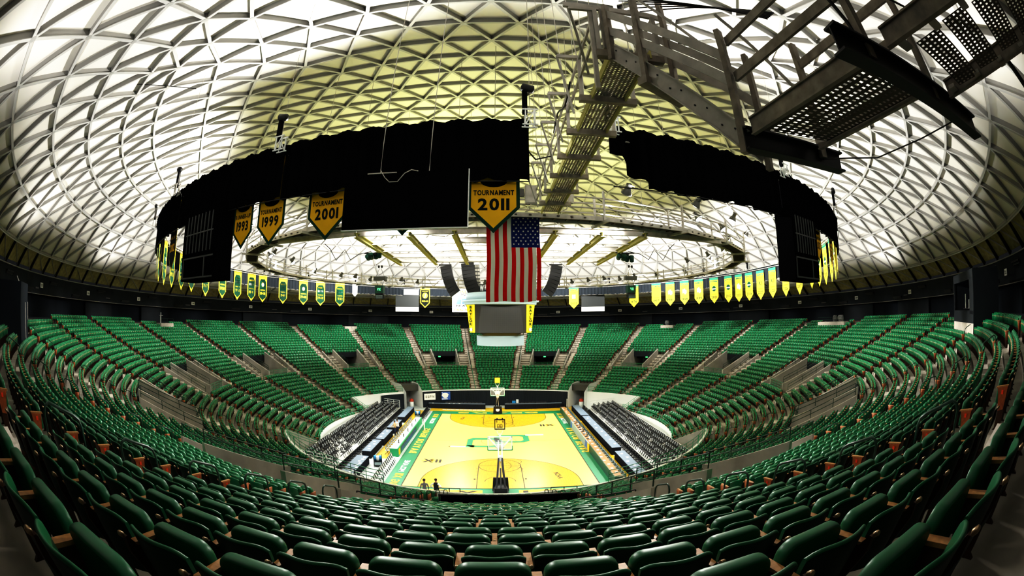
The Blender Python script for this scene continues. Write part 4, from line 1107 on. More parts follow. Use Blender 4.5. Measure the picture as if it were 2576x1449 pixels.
# small hanging scoreboards
for s, x, y in ((-1, -15.0, 10.0), (1, 17.2, 10.0)):
    o = empty('small_scoreboard', (x, y, 15.5), 0.12*s, label='small dark scoreboard hung on a hoist, %s' % side(s), cat='scoreboard', group='small hanging scoreboards')
    MB().box((0, 0, 1.2), (1.15, 0.7, 0.95)).build('upper_box', 'fixture_green', o); MB().box((0, 0, 0.62), (1.1, 0.6, 0.2)).build('neck', 'black_metal', o); MB().box((0, 0, 0.25), (1.15, 0.5, 0.5)).build('lower_box', 'fascia_dark', o)
    m = MB()
    for q in (0.12, 0.26, 0.40): m.box((0, -0.26, q), (0.95, 0.02, 0.05))
    m.build('score_lines', 'board_panel', o)
    m = MB(); text_into(m, 'VX', (0, -0.37, 1.2), (1, 0, 0), (0, 0, 1), 0.3, 0.5); m.build('lettering', 'exit_green', o)
    m = MB()
    for sx in (-1, 1): m.bar((sx*0.3, 0, 1.7), (sx*0.7, 0, 2.6), 0.05, 0.05); m.bar((sx*0.7, 0, 2.6), (sx*0.12, 0, 3.9), 0.04, 0.04)
    m.box((0, 0, 2.6), (1.7, 0.5, 0.5)); m.build('hoist_frame', 'lamp_body', o)
    for sx in (-1, 1): MB().lathe([(0.03, -0.15), (0.13, -0.1), (0.13, 0.15), (0.03, 0.2)], 10, (sx*0.22, 0, 4.1)).build('hoist_motor', 'black_metal', o, True)

# line-array loudspeakers
def line_array(x, y, zt_, n, lean, sx, label, w=1.15):
    o = empty('line_array_speaker', (x, y, zt_), label=label, cat='loudspeaker', group=None)
    MB().box((-0.1*sx, 0, 0.06), (w*1.15, 0.25, 0.12)).build('fly_frame', 'black_metal', o)
    p = Vector((0, 0, -0.05)); a = lean*0.15
    for q in range(n):
        h = 0.38; M2 = Matrix.Rotation(a*sx, 3, 'Y'); c = p + M2 @ Vector((0, 0, -h/2))
        m = MB(); V = [M2 @ Vector((xx, yy, zz)) + c for xx in (-w/2, w/2) for yy in (-0.45, 0.45) for zz in (-h/2 + 0.012, h/2 - 0.012)]
        m.add(V, [(0, 1, 3, 2), (4, 6, 7, 5), (0, 4, 5, 1), (2, 3, 7, 6), (0, 2, 6, 4), (1, 5, 7, 3)])
        b = m.build('speaker_box', 'lamp_body' if False else 'black_metal', o)
        m = MB(); cc = c + M2 @ Vector((sx*(w/2+0.005)*-1, 0, 0)); m.box(cc, (0.02, 0.5, 0.1), 0, M2); m.build('handle', 'steel_grey', b)
        p = p + M2 @ Vector((0, 0, -h)); a += lean*(0.04 + 0.075*q/n)
    for xx in (-0.35, 0.35): MB().tube([(xx, 0, 0.1), (xx*0.6, 0, 2.2)], 0.02, 4).build('hoist_cable', 'black_metal', o)
line_array(-5.25, 0, 18.45, 8, -1.0, 1, 'curved black line-array loudspeaker hung outermost on the scorer table side')
line_array(-3.05, 0.4, 18.75, 9, -0.7, 1, 'tall black line-array loudspeaker hung close beside the flag', 1.3)
line_array(6.0, 0, 18.45, 8, 1.0, 1, 'curved black line-array loudspeaker hung on the press table side')
o = empty('loudspeaker_cluster', (-2.1, 0.8, 18.6), label='grey-grilled loudspeaker column between the line array and the flag', cat='loudspeaker')
m = MB()
for q in range(7): m.box((0.03*q, 0, -0.2 - 0.37*q), (0.55, 0.5, 0.34))
m.build('cabinet_column', 'lamp_body', o)
m = MB()
for q in range(7): m.box((-0.10 + 0.03*q, -0.26, -0.2 - 0.37*q), (0.2, 0.02, 0.24)); m.box((0.16 + 0.03*q, -0.26, -0.2 - 0.37*q), (0.2, 0.02, 0.24))
m.build('grille', 'steel_grey', o)

# ------------------------------------------------------------------ rigging grid of beams inside the catwalk ring
o = empty('rigging_grid', (0, -16, 17.7), label='grid of pale steel beams hung inside the ring catwalk', cat='rigging grid')
def wb(a, b, w, h, m, nm):
    mb = MB(); A = Vector(a) - o.location; B = Vector(b) - o.location
    mb.bar(A, B, w, 0.04, (0, 0, 1), h/2); mb.bar(A, B, w, 0.04, (0, 0, 1), -h/2); mb.bar(A, B, 0.05, h); mb.build(nm, m, o)
for y in (-21.9, -18.8, -15.7, -12.6, -9.5): wb((-8.3, y, 17.75), (8.4, y, 17.75), 0.20, 0.32, 'steel_grey', 'cross_beam')
for x in (-8.2, -5.1, -2.5, 0.3, 3.0, 5.7, 8.3): wb((x, -22.3, 17.55), (x, -9.0, 17.55), 0.26, 0.26, 'steel_olive', 'long_beam')
wb((8.3, -22.0, 17.75), (14.5, -20.3, 17.75), 0.2, 0.3, 'steel_grey', 'link_beam'); wb((-8.3, -22.0, 17.75), (-14.5, -20.3, 17.75), 0.2, 0.3, 'steel_grey', 'link_beam')
for x in (-8.2, -2.5, 3.0, 8.3):
    for y in (-21.9, -9.5): MB().tube([Vector((x, y, 17.9)) - o.location, Vector((x, y, dz(math.hypot(x, y)))) - o.location], 0.015, 4).build('hanger', 'steel_grey', o)
for s in (-1, 1):
    f = empty('stage_light_cluster', (s*8.75, -16.2, 17.15), label='cluster of dark green stage lights under the grid corner, %s' % side(s), cat='stage light', group='stage light clusters')
    for q in range(4):
        x = -0.45 + 0.3*q; m = MB(); m.lathe([(0.05, -0.25), (0.16, -0.2), (0.19, 0.2), (0.12, 0.25)], 12, (x, 0.1*(-1)**q, -0.05*q*s), Matrix.Rotation(R(70 - 25*q), 3, 'X')); m.build('lamp_head', 'fixture_green', f, True)
    m = MB(); m.bar((-0.7, 0, 0.28), (0.7, 0, 0.28), 0.08, 0.08); m.box((0, 0, 0.22), (0.5, 0.4, 0.14)); m.build('bracket', 'black_metal', f)
    m = MB(); m.tube([(0.2*s, 0, 0.4), (0.9*s, -0.8, 0.1), (1.3*s, -1.4, -0.35), (1.6*s, -1.8, 0.3), (2.0*s, -2.4, -0.5), (2.3*s, -2.9, 0.2), (2.6*s, -3.2, 0.5)], 0.025, 5); m.build('looped_cable', 'cable', f)

# ------------------------------------------------------------------ ring catwalk
RW = 24.6; NB = 28; ZW = 17.9
o = empty('ring_catwalk', (BX, 0, ZW), label='round grey steel catwalk with railings above the court', cat='catwalk')
O = Vector(o.location)
def cw(az, r, z): return pol(az, r, z) - O
for q in range(NB):
    a0 = 180 + 360*q/NB; a1 = a0 + 360/NB
    m = MB()
    m.mat(1); m.add([cw(a, r, ZW + 0.06) for a, r in ((a0, RW-0.5), (a1, RW-0.5), (a1, RW+0.5), (a0, RW+0.5))], [(0, 1, 2, 3)])
    for t_ in range(8):
        f = (t_+0.5)/8; a = a0 + (a1-a0)*f; m.mat(1); m.bar(cw(a, RW-0.5, ZW+0.02), cw(a, RW+0.5, ZW+0.02), 0.12, 0.06)
    m.mat(0)
    for r in (RW-0.52, RW+0.52): m.bar(cw(a0, r, ZW+0.02), cw(a1, r, ZW+0.02), 0.05, 0.22)
    m.build('deck_bay', ['steel_grey', 'grating'], o)
    m = MB(); m.bar(cw(a0, RW-1.0, ZW-0.15), cw(a0, RW+1.0, ZW-0.15), 0.14, 0.14); m.build('cross_beam', 'steel_grey', o)
    for r in (RW-0.58, RW+0.58):
        m = MB(); m.bar(cw(a0, r, ZW-0.1), cw(a0, r, ZW+1.5), 0.10, 0.10, er(a0)); m.build('post', 'steel_grey', o)
for r in (RW-0.58, RW+0.58):
    for z in (0.55, 1.1):
        m = MB(); m.tube([cw(180 + 360*q/NB, r, ZW+z) for q in range(NB)], 0.045, 5, True); m.build('rail', 'steel_grey', o)
m = MB()
for q in range(NB):
    a = 180 + 360*q/NB
    if q % 2 == 0: m.tube([cw(a, RW, ZW+1.2), cw(a, RW*0.98, dz(RW) - 0.2)], 0.02, 4)
m.build('hanger_rods', 'steel_grey', o)
# floodlights along the ring
fl = None
def make_flood():
    f = empty('floodlight', (0, 0, 0))
    m = MB(); m.lathe([(0.06, 0.22), (0.16, 0.18), (0.30, -0.10), (0.32, -0.14), (0.28, -0.14)], 14); m.build('reflector_housing', 'lamp_body', f, True)
    m = MB(); m.lathe([(0.27, -0.13), (0.24, -0.16), (0.02, -0.17)], 14); m.build('lens', 'lamp_glow', f, True)
    m = MB(); m.tube([(-0.36, 0, -0.02), (-0.36, 0, 0.36), (0.36, 0, 0.36), (0.36, 0, -0.02)], 0.022, 5); m.build('yoke', 'steel_grey', f)
    m = MB(); m.box((0, 0.0, 0.33), (0.26, 0.22, 0.26)); m.build('ballast_box', 'lamp_body', f)
    return f
cnt = 0
for q in range(56):
    a = 180 + 3.2 + 360*q/56
    am = (a + 180) % 360 - 180
    if abs(am) > 171: continue
    if q % 7 == 3: continue
    f = make_flood() if fl is None else copy_tree(fl)
    fl = fl or f; cnt += 1
    inn = q % 2 == 0
    f.location = pol(a, RW - 0.95 if inn or abs(am) < 60 else RW + 0.7, ZW + (0.75 if abs(am) < 75 else 1.75) + 0.12*math.sin(q*2.1))
    f.rotation_euler = (R(38 + 8*math.sin(q)) , 0, -R(am) + (0.0 if inn or abs(am) < 75 else pi) + pi*0)
    n_ = int(abs(am)//6.45) + 1
    tag(f, 'bright round floodlight on the ring catwalk, %s from far centre, %s, %s rail' % (nth(n_), side(am), 'inner' if inn else 'outer'), 'floodlight', 'floodlights on the ring catwalk')
# grey electrical cabinets on the near part of the ring
for j, (a, zz) in enumerate(((183.2, 0.95), (176.0, 0.95), (171.8, 1.1), (186.5, 0.9))):
    o2 = empty('electrical_cabinet', pol(a, RW + 0.75, ZW + zz), -R(a), label='grey electrical cabinet on the ring catwalk rail, %s one from the press table side' % nth(4 - j if j < 3 else 4), cat='cabinet', group='electrical cabinets on the ring catwalk')
    MB().box((0, 0, 0), (0.55, 0.28, 0.95)).build('cabinet_body', 'steel_grey', o2); MB().box((0.0, 0.16, 0), (0.46, 0.03, 0.85)).build('cabinet_door', 'steel_grey', o2); MB().box((0.42, 0, 0.1), (0.2, 0.2, 0.4)).build('side_box', 'lamp_body', o2)
    MB().tube([(0, 0.1, -0.5), (0.1, 0.1, -0.8), (0.3, 0.1, -0.9)], 0.03, 6).build('conduit', 'steel_grey', o2)
# ------------------------------------------------------------------ basketball goals
def goal(s):
    """s=-1 near goal (seen from behind), +1 far goal"""
    o = empty('basketball_goal', (0, s*13.1, 0), 0 if s < 0 else pi, label='portable basketball goal at the %s baseline' % ('near' if s < 0 else 'far'), cat='basketball goal')
    # local: +y points into the court, board face at y=0
    m = MB(); m.prism([(-0.55, -3.3, 0.08), (0.55, -3.3, 0.08), (0.55, -1.7, 0.08), (-0.55, -1.7, 0.08)], (0, 0, 0.32)); m.prism([(-0.45, -3.1, 0.4), (0.45, -3.1, 0.4), (0.35, -2.0, 0.4), (-0.35, -2.0, 0.4)], (0, 0, 0.35)); m.build('base', 'pad_black', o)
    m = MB(); m.prism([(-0.62, -1.62, 0.05), (0.62, -1.62, 0.05), (0.55, -1.5, 1.1), (-0.55, -1.5, 1.1)], (0, -0.16, 0)); pd = m.build('front_pad', 'pad_black', o)
    m = MB(); m.lathe([(0.26, 0), (0.26, 0.02)], 16, (0, -1.55, 0.62), Matrix.Rotation(-pi/2 + 0.06, 3, 'X')); m.build('round_mark', 'sign_white', pd)
    for x in (-0.42, 0.42):
        m = MB(); m.lathe([(0.12, -0.05), (0.12, 0.05)], 10, (x, -3.1, 0.12), Matrix.Rotation(pi/2, 3, 'Y')); m.build('wheel', 'black_metal', o)
    m = MB()
    for x in (-0.34, 0.34): m.bar((x, -2.95, 0.4), (x*0.35, -1.55, 2.75), 0.12, 0.16)
    m.bar((0, -3.0, 0.75), (0, -2.0, 2.0), 0.10, 0.12); m.build('lower_arm', 'pad_black', o)
    m = MB()
    for x in (-0.13, 0.13): m.bar((x, -1.62, 2.55), (x, -0.35, 3.35), 0.08, 0.14); m.bar((x, -1.6, 2.9), (x, -0.35, 3.75), 0.06, 0.08)
    m.box((0, -1.5, 2.65), (0.36, 0.3, 0.4)); m.build('boom', 'rail_white', o)
    m = MB(); m.bar((-0.14, -1.75, 1.3), (0.06, -1.35, 2.9), 0.05, 0.05); m.bar((0.2, -2.3, 1.2), (0.05, -1.7, 2.4), 0.04, 0.04); m.build('spring_rod', 'steel_grey', o)
    # backboard
    m = MB(); m.box((0, 0, 3.43), (1.80, 0.03, 1.06)); bb = m.build('backboard', 'glass_board', o)
    m = MB()
    for x in (-0.9, 0.9): m.box((x, 0, 3.43), (0.07, 0.07, 1.12))
    for z in (2.9, 3.96): m.box((0, 0, z), (1.87, 0.07, 0.07))
    for x0, z0, x1, z1 in ((-0.86, 3.92, -0.14, 3.1), (0.86, 3.92, 0.14, 3.1)): m.bar((x0, -0.06, z0), (x1, -0.25, z1), 0.09, 0.05, (0, 1, 0))
    m.box((0, -0.2, 3.2), (0.5, 0.1, 0.45)); m.build('board_frame', 'rail_white', bb)
    m = MB()
    for x in (-0.3, 0.3): m.box((x, 0.02, 3.27), (0.05, 0.01, 0.46))
    for z in (3.05, 3.49): m.box((0, 0.02, z), (0.65, 0.01, 0.05))
    m.build('target_square', 'rail_white', bb)
    m = MB(); m.box((0, 0, 2.87), (1.9, 0.09, 0.07)); m.box((-0.94, 0, 3.05), (0.05, 0.09, 0.35)); m.box((0.94, 0, 3.05), (0.05, 0.09, 0.35)); m.build('edge_padding', 'led_green', bb)
    m = MB(); m.tube([(0.2286*math.cos(2*pi*q/20), 0.15 + 0.2286 + 0.2286*math.sin(2*pi*q/20), 3.05) for q in range(20)], 0.012, 6, True); m.box((0, 0.09, 3.02), (0.16, 0.16, 0.10)); m.build('rim', 'hoop_orange', o)
    m = MB(); n = 10
    for q in range(n):
        a, b = 2*pi*q/n, 2*pi*(q+1)/n
        for d in (1, -1):
            pts = []
            for t in range(5):
                f = t/4; ang = a + d*f*2*pi/n*1.2; rr = 0.225*(1 - 0.45*f); pts.append((rr*math.cos(ang), 0.3786 + rr*math.sin(ang), 3.05 - 0.42*f))
            m.tube(pts, 0.007, 3)
    m.build('net', 'net_white', o)
    # shot clock above the board
    m = MB(); z0 = 4.62
    for x in (-0.37, 0.37): m.box((x, -0.1, z0 + 0.38), (0.06, 0.14, 0.80))
    for z in (z0, z0 + 0.76): m.box((0, -0.1, z), (0.80, 0.14, 0.06))
    for x in (-0.2, 0.2): m.box((x, -0.1, z0 + 0.84), (0.1, 0.1, 0.08))
    def seg(cx, cz, h, w, t):
        for zz in (-h/2, 0, h/2): m.box((cx, -0.1, cz + zz), (w, 0.06, t))
        for xx in (-w/2, w/2): m.box((cx + xx, -0.1, cz), (t, 0.06, h))
    seg(-0.105, z0 + 0.24, 0.26, 0.14, 0.035); seg(0.105, z0 + 0.24, 0.26, 0.14, 0.035)
    for x in (-0.24, 0.24): seg(x, z0 + 0.6, 0.16, 0.08, 0.025)
    for zz in (0.54, 0.66): m.box((0, -0.1, z0 + zz), (0.03, 0.06, 0.03))
    ck = m.build('shot_clock', 'black_metal', o)
    if s > 0: m = MB(); m.box((0, -0.06, z0 + 0.38), (0.72, 0.03, 0.74)); m.build('clock_face', 'clock_yellow', ck)
    m = MB(); m.bar((-0.3, -0.1, z0), (0.0, -0.15, 4.0), 0.04, 0.04); m.bar((0.3, -0.1, z0), (0.0, -0.15, 4.0), 0.04, 0.04); m.bar((0, -0.15, 3.6), (0, -0.15, 4.3), 0.06, 0.06)
    m.build('clock_bracket', 'rail_white', o)
goal(-1); goal(1)

# ------------------------------------------------------------------ chairs
def folding_chair(mats, panel=True):
    m = MB(); m.mat(0)
    for x in (-0.21, 0.21):
        m.bar((x, -0.22, 0), (x, 0.16, 0.84), 0.03, 0.03); m.bar((x*0.93, 0.24, 0), (x*0.93, -0.14, 0.44), 0.03, 0.03)
    m.bar((-0.21, 0.12, 0.84), (0.21, 0.12, 0.84), 0.03, 0.03); m.bar((-0.2, 0.2, 0.12), (0.2, 0.2, 0.12), 0.02, 0.02)
    m.mat(1); m.box((0, -0.02, 0.45), (0.41, 0.40, 0.045))
    M2 = Matrix.Rotation(R(-16), 3, 'X'); m.box((0, 0.13, 0.69), (0.42, 0.035, 0.30), 0, M2)
    if panel: m.mat(2); m.box((0, 0.105, 0.69), (0.24, 0.02, 0.20), 0, M2); m.mat(0); m.box((0, 0.092, 0.69), (0.12, 0.01, 0.10), 0, M2)
    return m.mesh('folding_chair', mats)
CH_LOGO = folding_chair(['chair_black', 'chair_black', 'chair_grey']); CH_BLACK = folding_chair(['chair_black', 'chair_black'], False)
CH_GREY = folding_chair(['chair_black', 'chair_grey', 'chair_grey'], False); CH_BLUE = folding_chair(['chair_black', 'chair_blue', 'chair_blue'], False)
# risers with chairs on both long sides
RX = {-1: -13.5, 1: 12.45}; NRW = 5; DEPS = {-1: 0.60, 1: 0.66}
chairs = []
for s in (-1, 1):
    x0 = RX[s]; lab = side(s); DEP = DEPS[s]
    st_y0, st_y1 = (-13.2, 14.6) if s < 0 else (-14.4, 13.6)
    o = empty('seating_riser', (x0, 0, 0), label='low stepped white riser carrying rows of black folding chairs, %s' % lab, cat='riser', group=None)
    for j in range(NRW):
        xa, xb = abs(x0) + DEP*j, abs(x0) + DEP*(j+1); zz = 0.60 + 0.07*j
        m = MB(); m.box((s*((xa+xb)/2 - abs(x0)), (st_y0+st_y1)/2, zz - 0.06), (xb-xa, st_y1-st_y0, 0.12)); m.build('deck', 'rail_white', o)
        n = int((st_y1-st_y0 - 0.4)/0.50)
        for q in range(n):
            y = st_y0 + 0.35 + 0.50*q
            if math.hypot(abs(x0) + DEP*(j+1), y) > 20.9 and y > 0: continue
            if (q*5 + j*3) % 17 in (8, 9): continue                      # the aisles between blocks
            if s < 0 and q < 16 and rng.random() < 0.35 and j < 4: continue
            chairs.append((s, j, q, x0 + s*(DEP*(j+0.5) + 0.02), y, zz))
    m = MB(); m.grid([[(0 - s*0.02 - s*0.015*math.sin(y*22), y, z) for z in (0.0, 0.56)] for y in np.linspace(st_y0, st_y1, 420)]); m.build('skirt', 'skirt_cloth', o)
    for yy in (st_y0, st_y1):
        rail_obj('riser_end_rail', [Vector((x0 + s*(0.1 + 0.85*q), yy, 0.55 + 0.07*q)) for q in range(5)], 0.03, 3, 1.1, m='rail_white', label='white four-bar rail closing the %s end of the riser, %s' % ('near' if yy < 0 else 'far', lab), cat='rail')
    m = MB(); m.prism([(s*(abs(x0)+NRW*DEP+0.05), st_y1-0.3, 0), (s*(abs(x0)+NRW*DEP+0.05), st_y0, 0), (s*(abs(x0)+NRW*DEP+0.05), st_y0, 1.55), (s*(abs(x0)+NRW*DEP+0.05), st_y1-0.3, 1.55)], (s*0.1, 0, 0)); st(m, 'wall_behind_riser', 'white_wall')
def cdist(c): return (Vector((c[3], c[4], c[5] + 0.5)) - CAM).length
chairs.sort(key=cdist)
for s, j, q, x, y, z in chairs[:170]:
    inst('folding_chair', CH_LOGO, None, (x, y, z), -s*pi/2, label='black folding chair, %s riser, %s row, %s from near end' % (side(s).replace(' side', ''), nth(j+1), nth(q+1)), cat='chair', group='folding chairs on the risers')
rest = chairs[170:]
cv = np.array([tuple(v.co) for v in CH_LOGO.vertices]); cf = [tuple(p.vertices) for p in CH_LOGO.polygons]; cm = [p.material_index for p in CH_LOGO.polygons]
vv = []; F = []; Mi = []
for s, j, q, x, y, z in rest:
    b = len(vv)*0 + sum(len(a) for a in vv); c_, s_ = math.cos(-s*pi/2), math.sin(-s*pi/2)
    vv.append(np.stack([x + cv[:, 0]*c_ - cv[:, 1]*s_, y + cv[:, 0]*s_ + cv[:, 1]*c_, z + cv[:, 2]], 1)); F += [tuple(a + b for a in f) for f in cf]; Mi += cm
if rest:
    me = bpy.data.meshes.new('folding_chairs'); me.from_pydata(np.concatenate(vv).tolist(), [], F); [me.materials.append(MATS[m_]) for m_ in ('chair_black', 'chair_black', 'chair_grey')]; me.polygons.foreach_set('material_index', Mi)
    inst('folding_chairs', me, None, None, None, label='the remaining black folding chairs toward the far ends of both risers', cat='chairs', kind='stuff')

# ------------------------------------------------------------------ tables
def skirted_table(x0, x1, y0, y1, label, papers=6):
    o = empty('skirted_table', ((x0+x1)/2, (y0+y1)/2, 0), label=label, cat='table', group=None)
    w, d = x1-x0, y1-y0
    MB().box((0, 0, 0.745), (w, d, 0.03)).build('table_top', 'table_top', o)
    m = MB(); P = []
    per = [(-w/2, -d/2), (w/2, -d/2), (w/2, d/2), (-w/2, d/2), (-w/2, -d/2)]
    for (ax, ay), (bx, by) in zip(per[:-1], per[1:]):
        L = math.hypot(bx-ax, by-ay); n = int(L/0.07); nx, ny = (by-ay)/L, -(bx-ax)/L
        for q in range(n): f = q/n; k = 0.02*(1 if q % 2 else -0.3); P.append((ax + (bx-ax)*f + nx*k, ay + (by-ay)*f + ny*k))
    P.append(P[0]); m.grid([[(x, y, 0.73), (x, y, 0.02)] for x, y in P]); m.build('skirt', 'skirt_cloth', o)
    return o
def papers(x0, x1, y0, y1, z, n, where, m='paper'):
    me = MB().box((0, 0, 0.006), (0.22, 0.29, 0.012)).mesh('paper_sheet', m)
    for q in range(n):
        y = y0 + (y1-y0)*(q+0.5)/n
        inst('paper_sheet', me, None, (x0 + (x1-x0)*random.random(), y, z), random.uniform(-0.3, 0.3), label='white paper sheet lying on the %s' % where, cat='paper', group='papers on the ' + where)
skirted_table(-12.6, -11.5, -14.7, -9.4, 'black-skirted table with blue-grey top nearest the camera, scorer table side'); papers(-11.9, -11.6, -14.4, -9.6, 0.76, 8, 'nearest skirted table, scorer side')
skirted_table(-12.6, -11.75, -7.9, -3.6, 'second black-skirted table from the camera, scorer table side'); papers(-12.3, -11.9, -7.6, -4.0, 0.76, 4, 'second skirted table, scorer side')
skirted_table(-12.5, -11.6, -3.2, 1.0, 'third black-skirted table from the camera, scorer table side'); papers(-12.3, -11.8, -2.9, 0.8, 0.76, 3, 'third skirted table, scorer side')
skirted_table(-12.5, -11.6, 2.0, 6.2, 'fourth black-skirted table from the camera, scorer table side')
skirted_table(-12.5, -11.6, 7.9, 15.0, 'furthest black-skirted table, scorer table side')
skirted_table(10.4, 11.3, -14.7, -8.0, 'black-skirted table with blue-grey top nearest the camera, press table side'); papers(10.6, 11.0, -14.3, -8.4, 0.76, 5, 'nearest skirted table, press side')
skirted_table(10.45, 11.35, -6.8, 8.3, 'longest black-skirted table, press table side'); papers(10.6, 11.1, -6.4, 7.8, 0.76, 8, 'longest skirted table, press side')
skirted_table(10.4, 11.4, 8.8, 16.0, 'furthest black-skirted table, press table side')
# scorer's table with its lit board front
o = empty('scorer_table', (-9.78, 0.55, 0), label='long green-fronted scorer table with blue lettering beside the court', cat='table')
MB().box((-0.02, 0, 0.78), (0.75, 14.6, 0.05)).build('table_top', 'paper', o)
m = MB(); m.box((0.36, 0, 0.42), (0.10, 14.6, 0.84)); m.box((0, -7.28, 0.42), (0.75, 0.06, 0.84)); m.build('board_front', 'led_green', o)
m = MB(); m.box((0.418, -1.5, 0.42), (0.006, 9.0, 0.62)); m.build('display', 'led_dark', o)
m = MB(); text_into(m, 'BAYLORBEARS.COM', (0.43, -1.6, 0.42), (0, 1, 0), (0, 0, 1), 0.42, 8.0); m.build('lettering', 'led_blue', o)
m = MB(); m.box((0.42, -6.7, 0.42), (0.008, 0.7, 0.6)); m.build('gold_panel', 'gold', o)
for y in (-6.9, 0, 6.9):
    m = MB(); m.box((-0.3, y, 0.38), (0.05, 0.05, 0.76)); m.build('leg', 'steel_grey', o)
papers(-10.05, -9.6, -6.0, 7.5, 0.806, 12, 'scorer table')
for q in range(5):
    t = empty('desk_monitor', (-9.75, -4.5 + 2.5*q, 0.805), pi/2, label='small black monitor on the scorer table, %s from near end' % nth(q+1), cat='monitor', group='monitors on the scorer table')
    MB().box((0, 0, 0.2), (0.42, 0.03, 0.26)).build('screen', 'black_metal', t); MB().lathe([(0.1, 0), (0.1, 0.02), (0.02, 0.03), (0.02, 0.1)], 10).build('stand', 'black_metal', t)
# press table on the other side
o = empty('press_table', (8.85, 0, 0), label='long press table with brown top and green-black front along the court', cat='table')
MB().box((0.08, 0, 0.76), (0.62, 30.0, 0.04)).build('table_top', 'wood_brown', o)
m = MB(); m.box((-0.24, -10.1, 0.40), (0.06, 9.9, 0.8)); m.box((-0.24, 10.5, 0.40), (0.06, 9.0, 0.8)); m.box((0.08, -15.0, 0.4), (0.62, 0.06, 0.8)); m.build('front_panel', 'led_dark', o)
m = MB(); m.box((-0.25, 0.4, 0.42), (0.07, 11.0, 0.84)); m.build('light_front', 'board_panel', o)
for y, mm in ((5.2, 'led_blue'), (-3.7, 'led_blue'), (-4.9, 'gold')): MB().box((-0.292, y, 0.45), (0.01, 0.9, 0.7)).build('front_poster', mm, o)
papers(8.75, 9.1, -14.5, 14.5, 0.782, 26, 'press table')
for q in range(9):
    t = empty('laptop', (8.9, -3.0 + 1.05*q, 0.782), -pi/2 + random.uniform(-0.2, 0.2), label='open laptop or monitor on the middle of the press table, %s from the near end' % nth(q+1), cat='laptop', group='laptops on the press table')
    MB().box((0, 0, 0.012), (0.34, 0.24, 0.02)).build('keyboard_base', 'black_metal', t); MB().box((0, 0.13, 0.13), (0.34, 0.015, 0.23), 0, Matrix.Rotation(-0.2, 3, 'X')).build('screen', 'lamp_body' if q % 2 else 'paper', t)
# chairs along the floor
def chair_row(me, xs, ys, rz, desc, grp, name='folding_chair'):
    for q, y in enumerate(ys):
        for j, x in enumerate(xs): inst(name, me, None, (x, y, 0.012), rz + random.uniform(-0.08, 0.08), label='%s, %s from the near end%s' % (desc, nth(q+1), '' if len(xs) == 1 else ', %s row' % nth(j+1)), cat='chair', group=grp)
chair_row(CH_GREY, [-9.55], np.arange(-15.1, -8.1, 0.52), pi/2, 'grey bench chair in the near row beside the court', 'bench chairs at the near end')
chair_row(CH_BLACK, [-9.6], np.arange(9.0, 15.6, 0.52), pi/2, 'black bench chair in the far row beside the court', 'bench chairs at the far end')
chair_row(CH_BLUE, [9.62], np.arange(-14.6, 14.8, 0.75), -pi/2 + pi, 'blue-grey chair behind the press table', 'chairs behind the press table')
chair_row(CH_GREY, [-10.55], np.arange(-6.2, 8.0, 0.85), pi/2 , 'grey chair behind the scorer table', 'chairs behind the scorer table')
chair_row(CH_BLACK, [-13.05], np.arange(-14.4, 14.4, 0.72), pi/2, 'black chair between tables and riser, scorer side', 'chairs behind the scorer side tables')
chair_row(CH_BLACK, [11.85], np.arange(-14.4, 15.4, 0.72), -pi/2 , 'black chair between tables and riser, press side', 'chairs behind the press side tables')
# near guardrails on the floor
rail_obj('floor_guardrail', [Vector((-13.4 + 1.15*q, -13.6 - 0.55*q, 0)) for q in range(5)], 0.03, 3, 1.05, m='rail_white', label='white floor guardrail from the riser toward the bench chairs, scorer side', cat='rail')
rail_obj('floor_guardrail', [Vector((12.6 - 0.95*q, -15.3 - 0.25*q, 0)) for q in range(4)], 0.03, 2, 1.05, m='rail_white', label='white floor guardrail at the near end of the press side tables', cat='rail')
# coolers, signs and small things
for x, y, w in ((-10.55, -9.9, 'near bench'), (-10.4, 10.7, 'far bench')):
    o = empty('drinks_cart', (x, y, 0), 0.2, label='blue and white drinks cooler cart by the %s chairs' % w, cat='cart')
    m = MB()
    for sx in (-0.35, 0.35):
        for sy in (-0.25, 0.25): m.bar((sx, sy, 0), (sx, sy, 1.1), 0.04, 0.04)
    m.box((0, 0, 0.55), (0.74, 0.54, 0.04)); m.box((0, 0, 0.15), (0.74, 0.54, 0.04)); m.build('frame', 'black_metal', o)
    for q in range(3): 
        c = MB(); c.lathe([(0.13, 0), (0.16, 0.38), (0.15, 0.42), (0.05, 0.46)], 12, (-0.22 + 0.22*q, 0.05*(-1)**q, 0.57)); c.build('cooler_jug', 'cooler_blue' if q != 1 else 'rail_white', o, True)
    MB().box((0, 0, 0.32), (0.6, 0.4, 0.28)).build('ice_chest', 'board_panel', o)
o = empty('easel_sign', (-8.6, 4.7, 0), -pi/2 + 0.1, label='white standing sign with orange picture at the end of the scorer table', cat='sign')
MB().box((0, 0, 0.62), (1.0, 0.05, 1.15)).build('panel', 'sign_white', o); MB().box((0.05, -0.035, 0.7), (0.6, 0.02, 0.8)).build('picture', 'gold', o)
o = empty('floor_screen', (-16.0, -14.6, 1.0), pi*0.75, label='small dark screen showing blue and white behind the riser, near scorer corner', cat='screen'); MB().box((0, 0, 0.4), (1.1, 0.06, 0.8)).build('housing', 'black_metal', o); MB().box((0.1, -0.05, 0.45), (0.6, 0.02, 0.6)).build('picture', 'led_blue', o); MB().box((-0.1, -0.06, 0.35), (0.3, 0.02, 0.3)).build('white_area', 'sign_white', o)

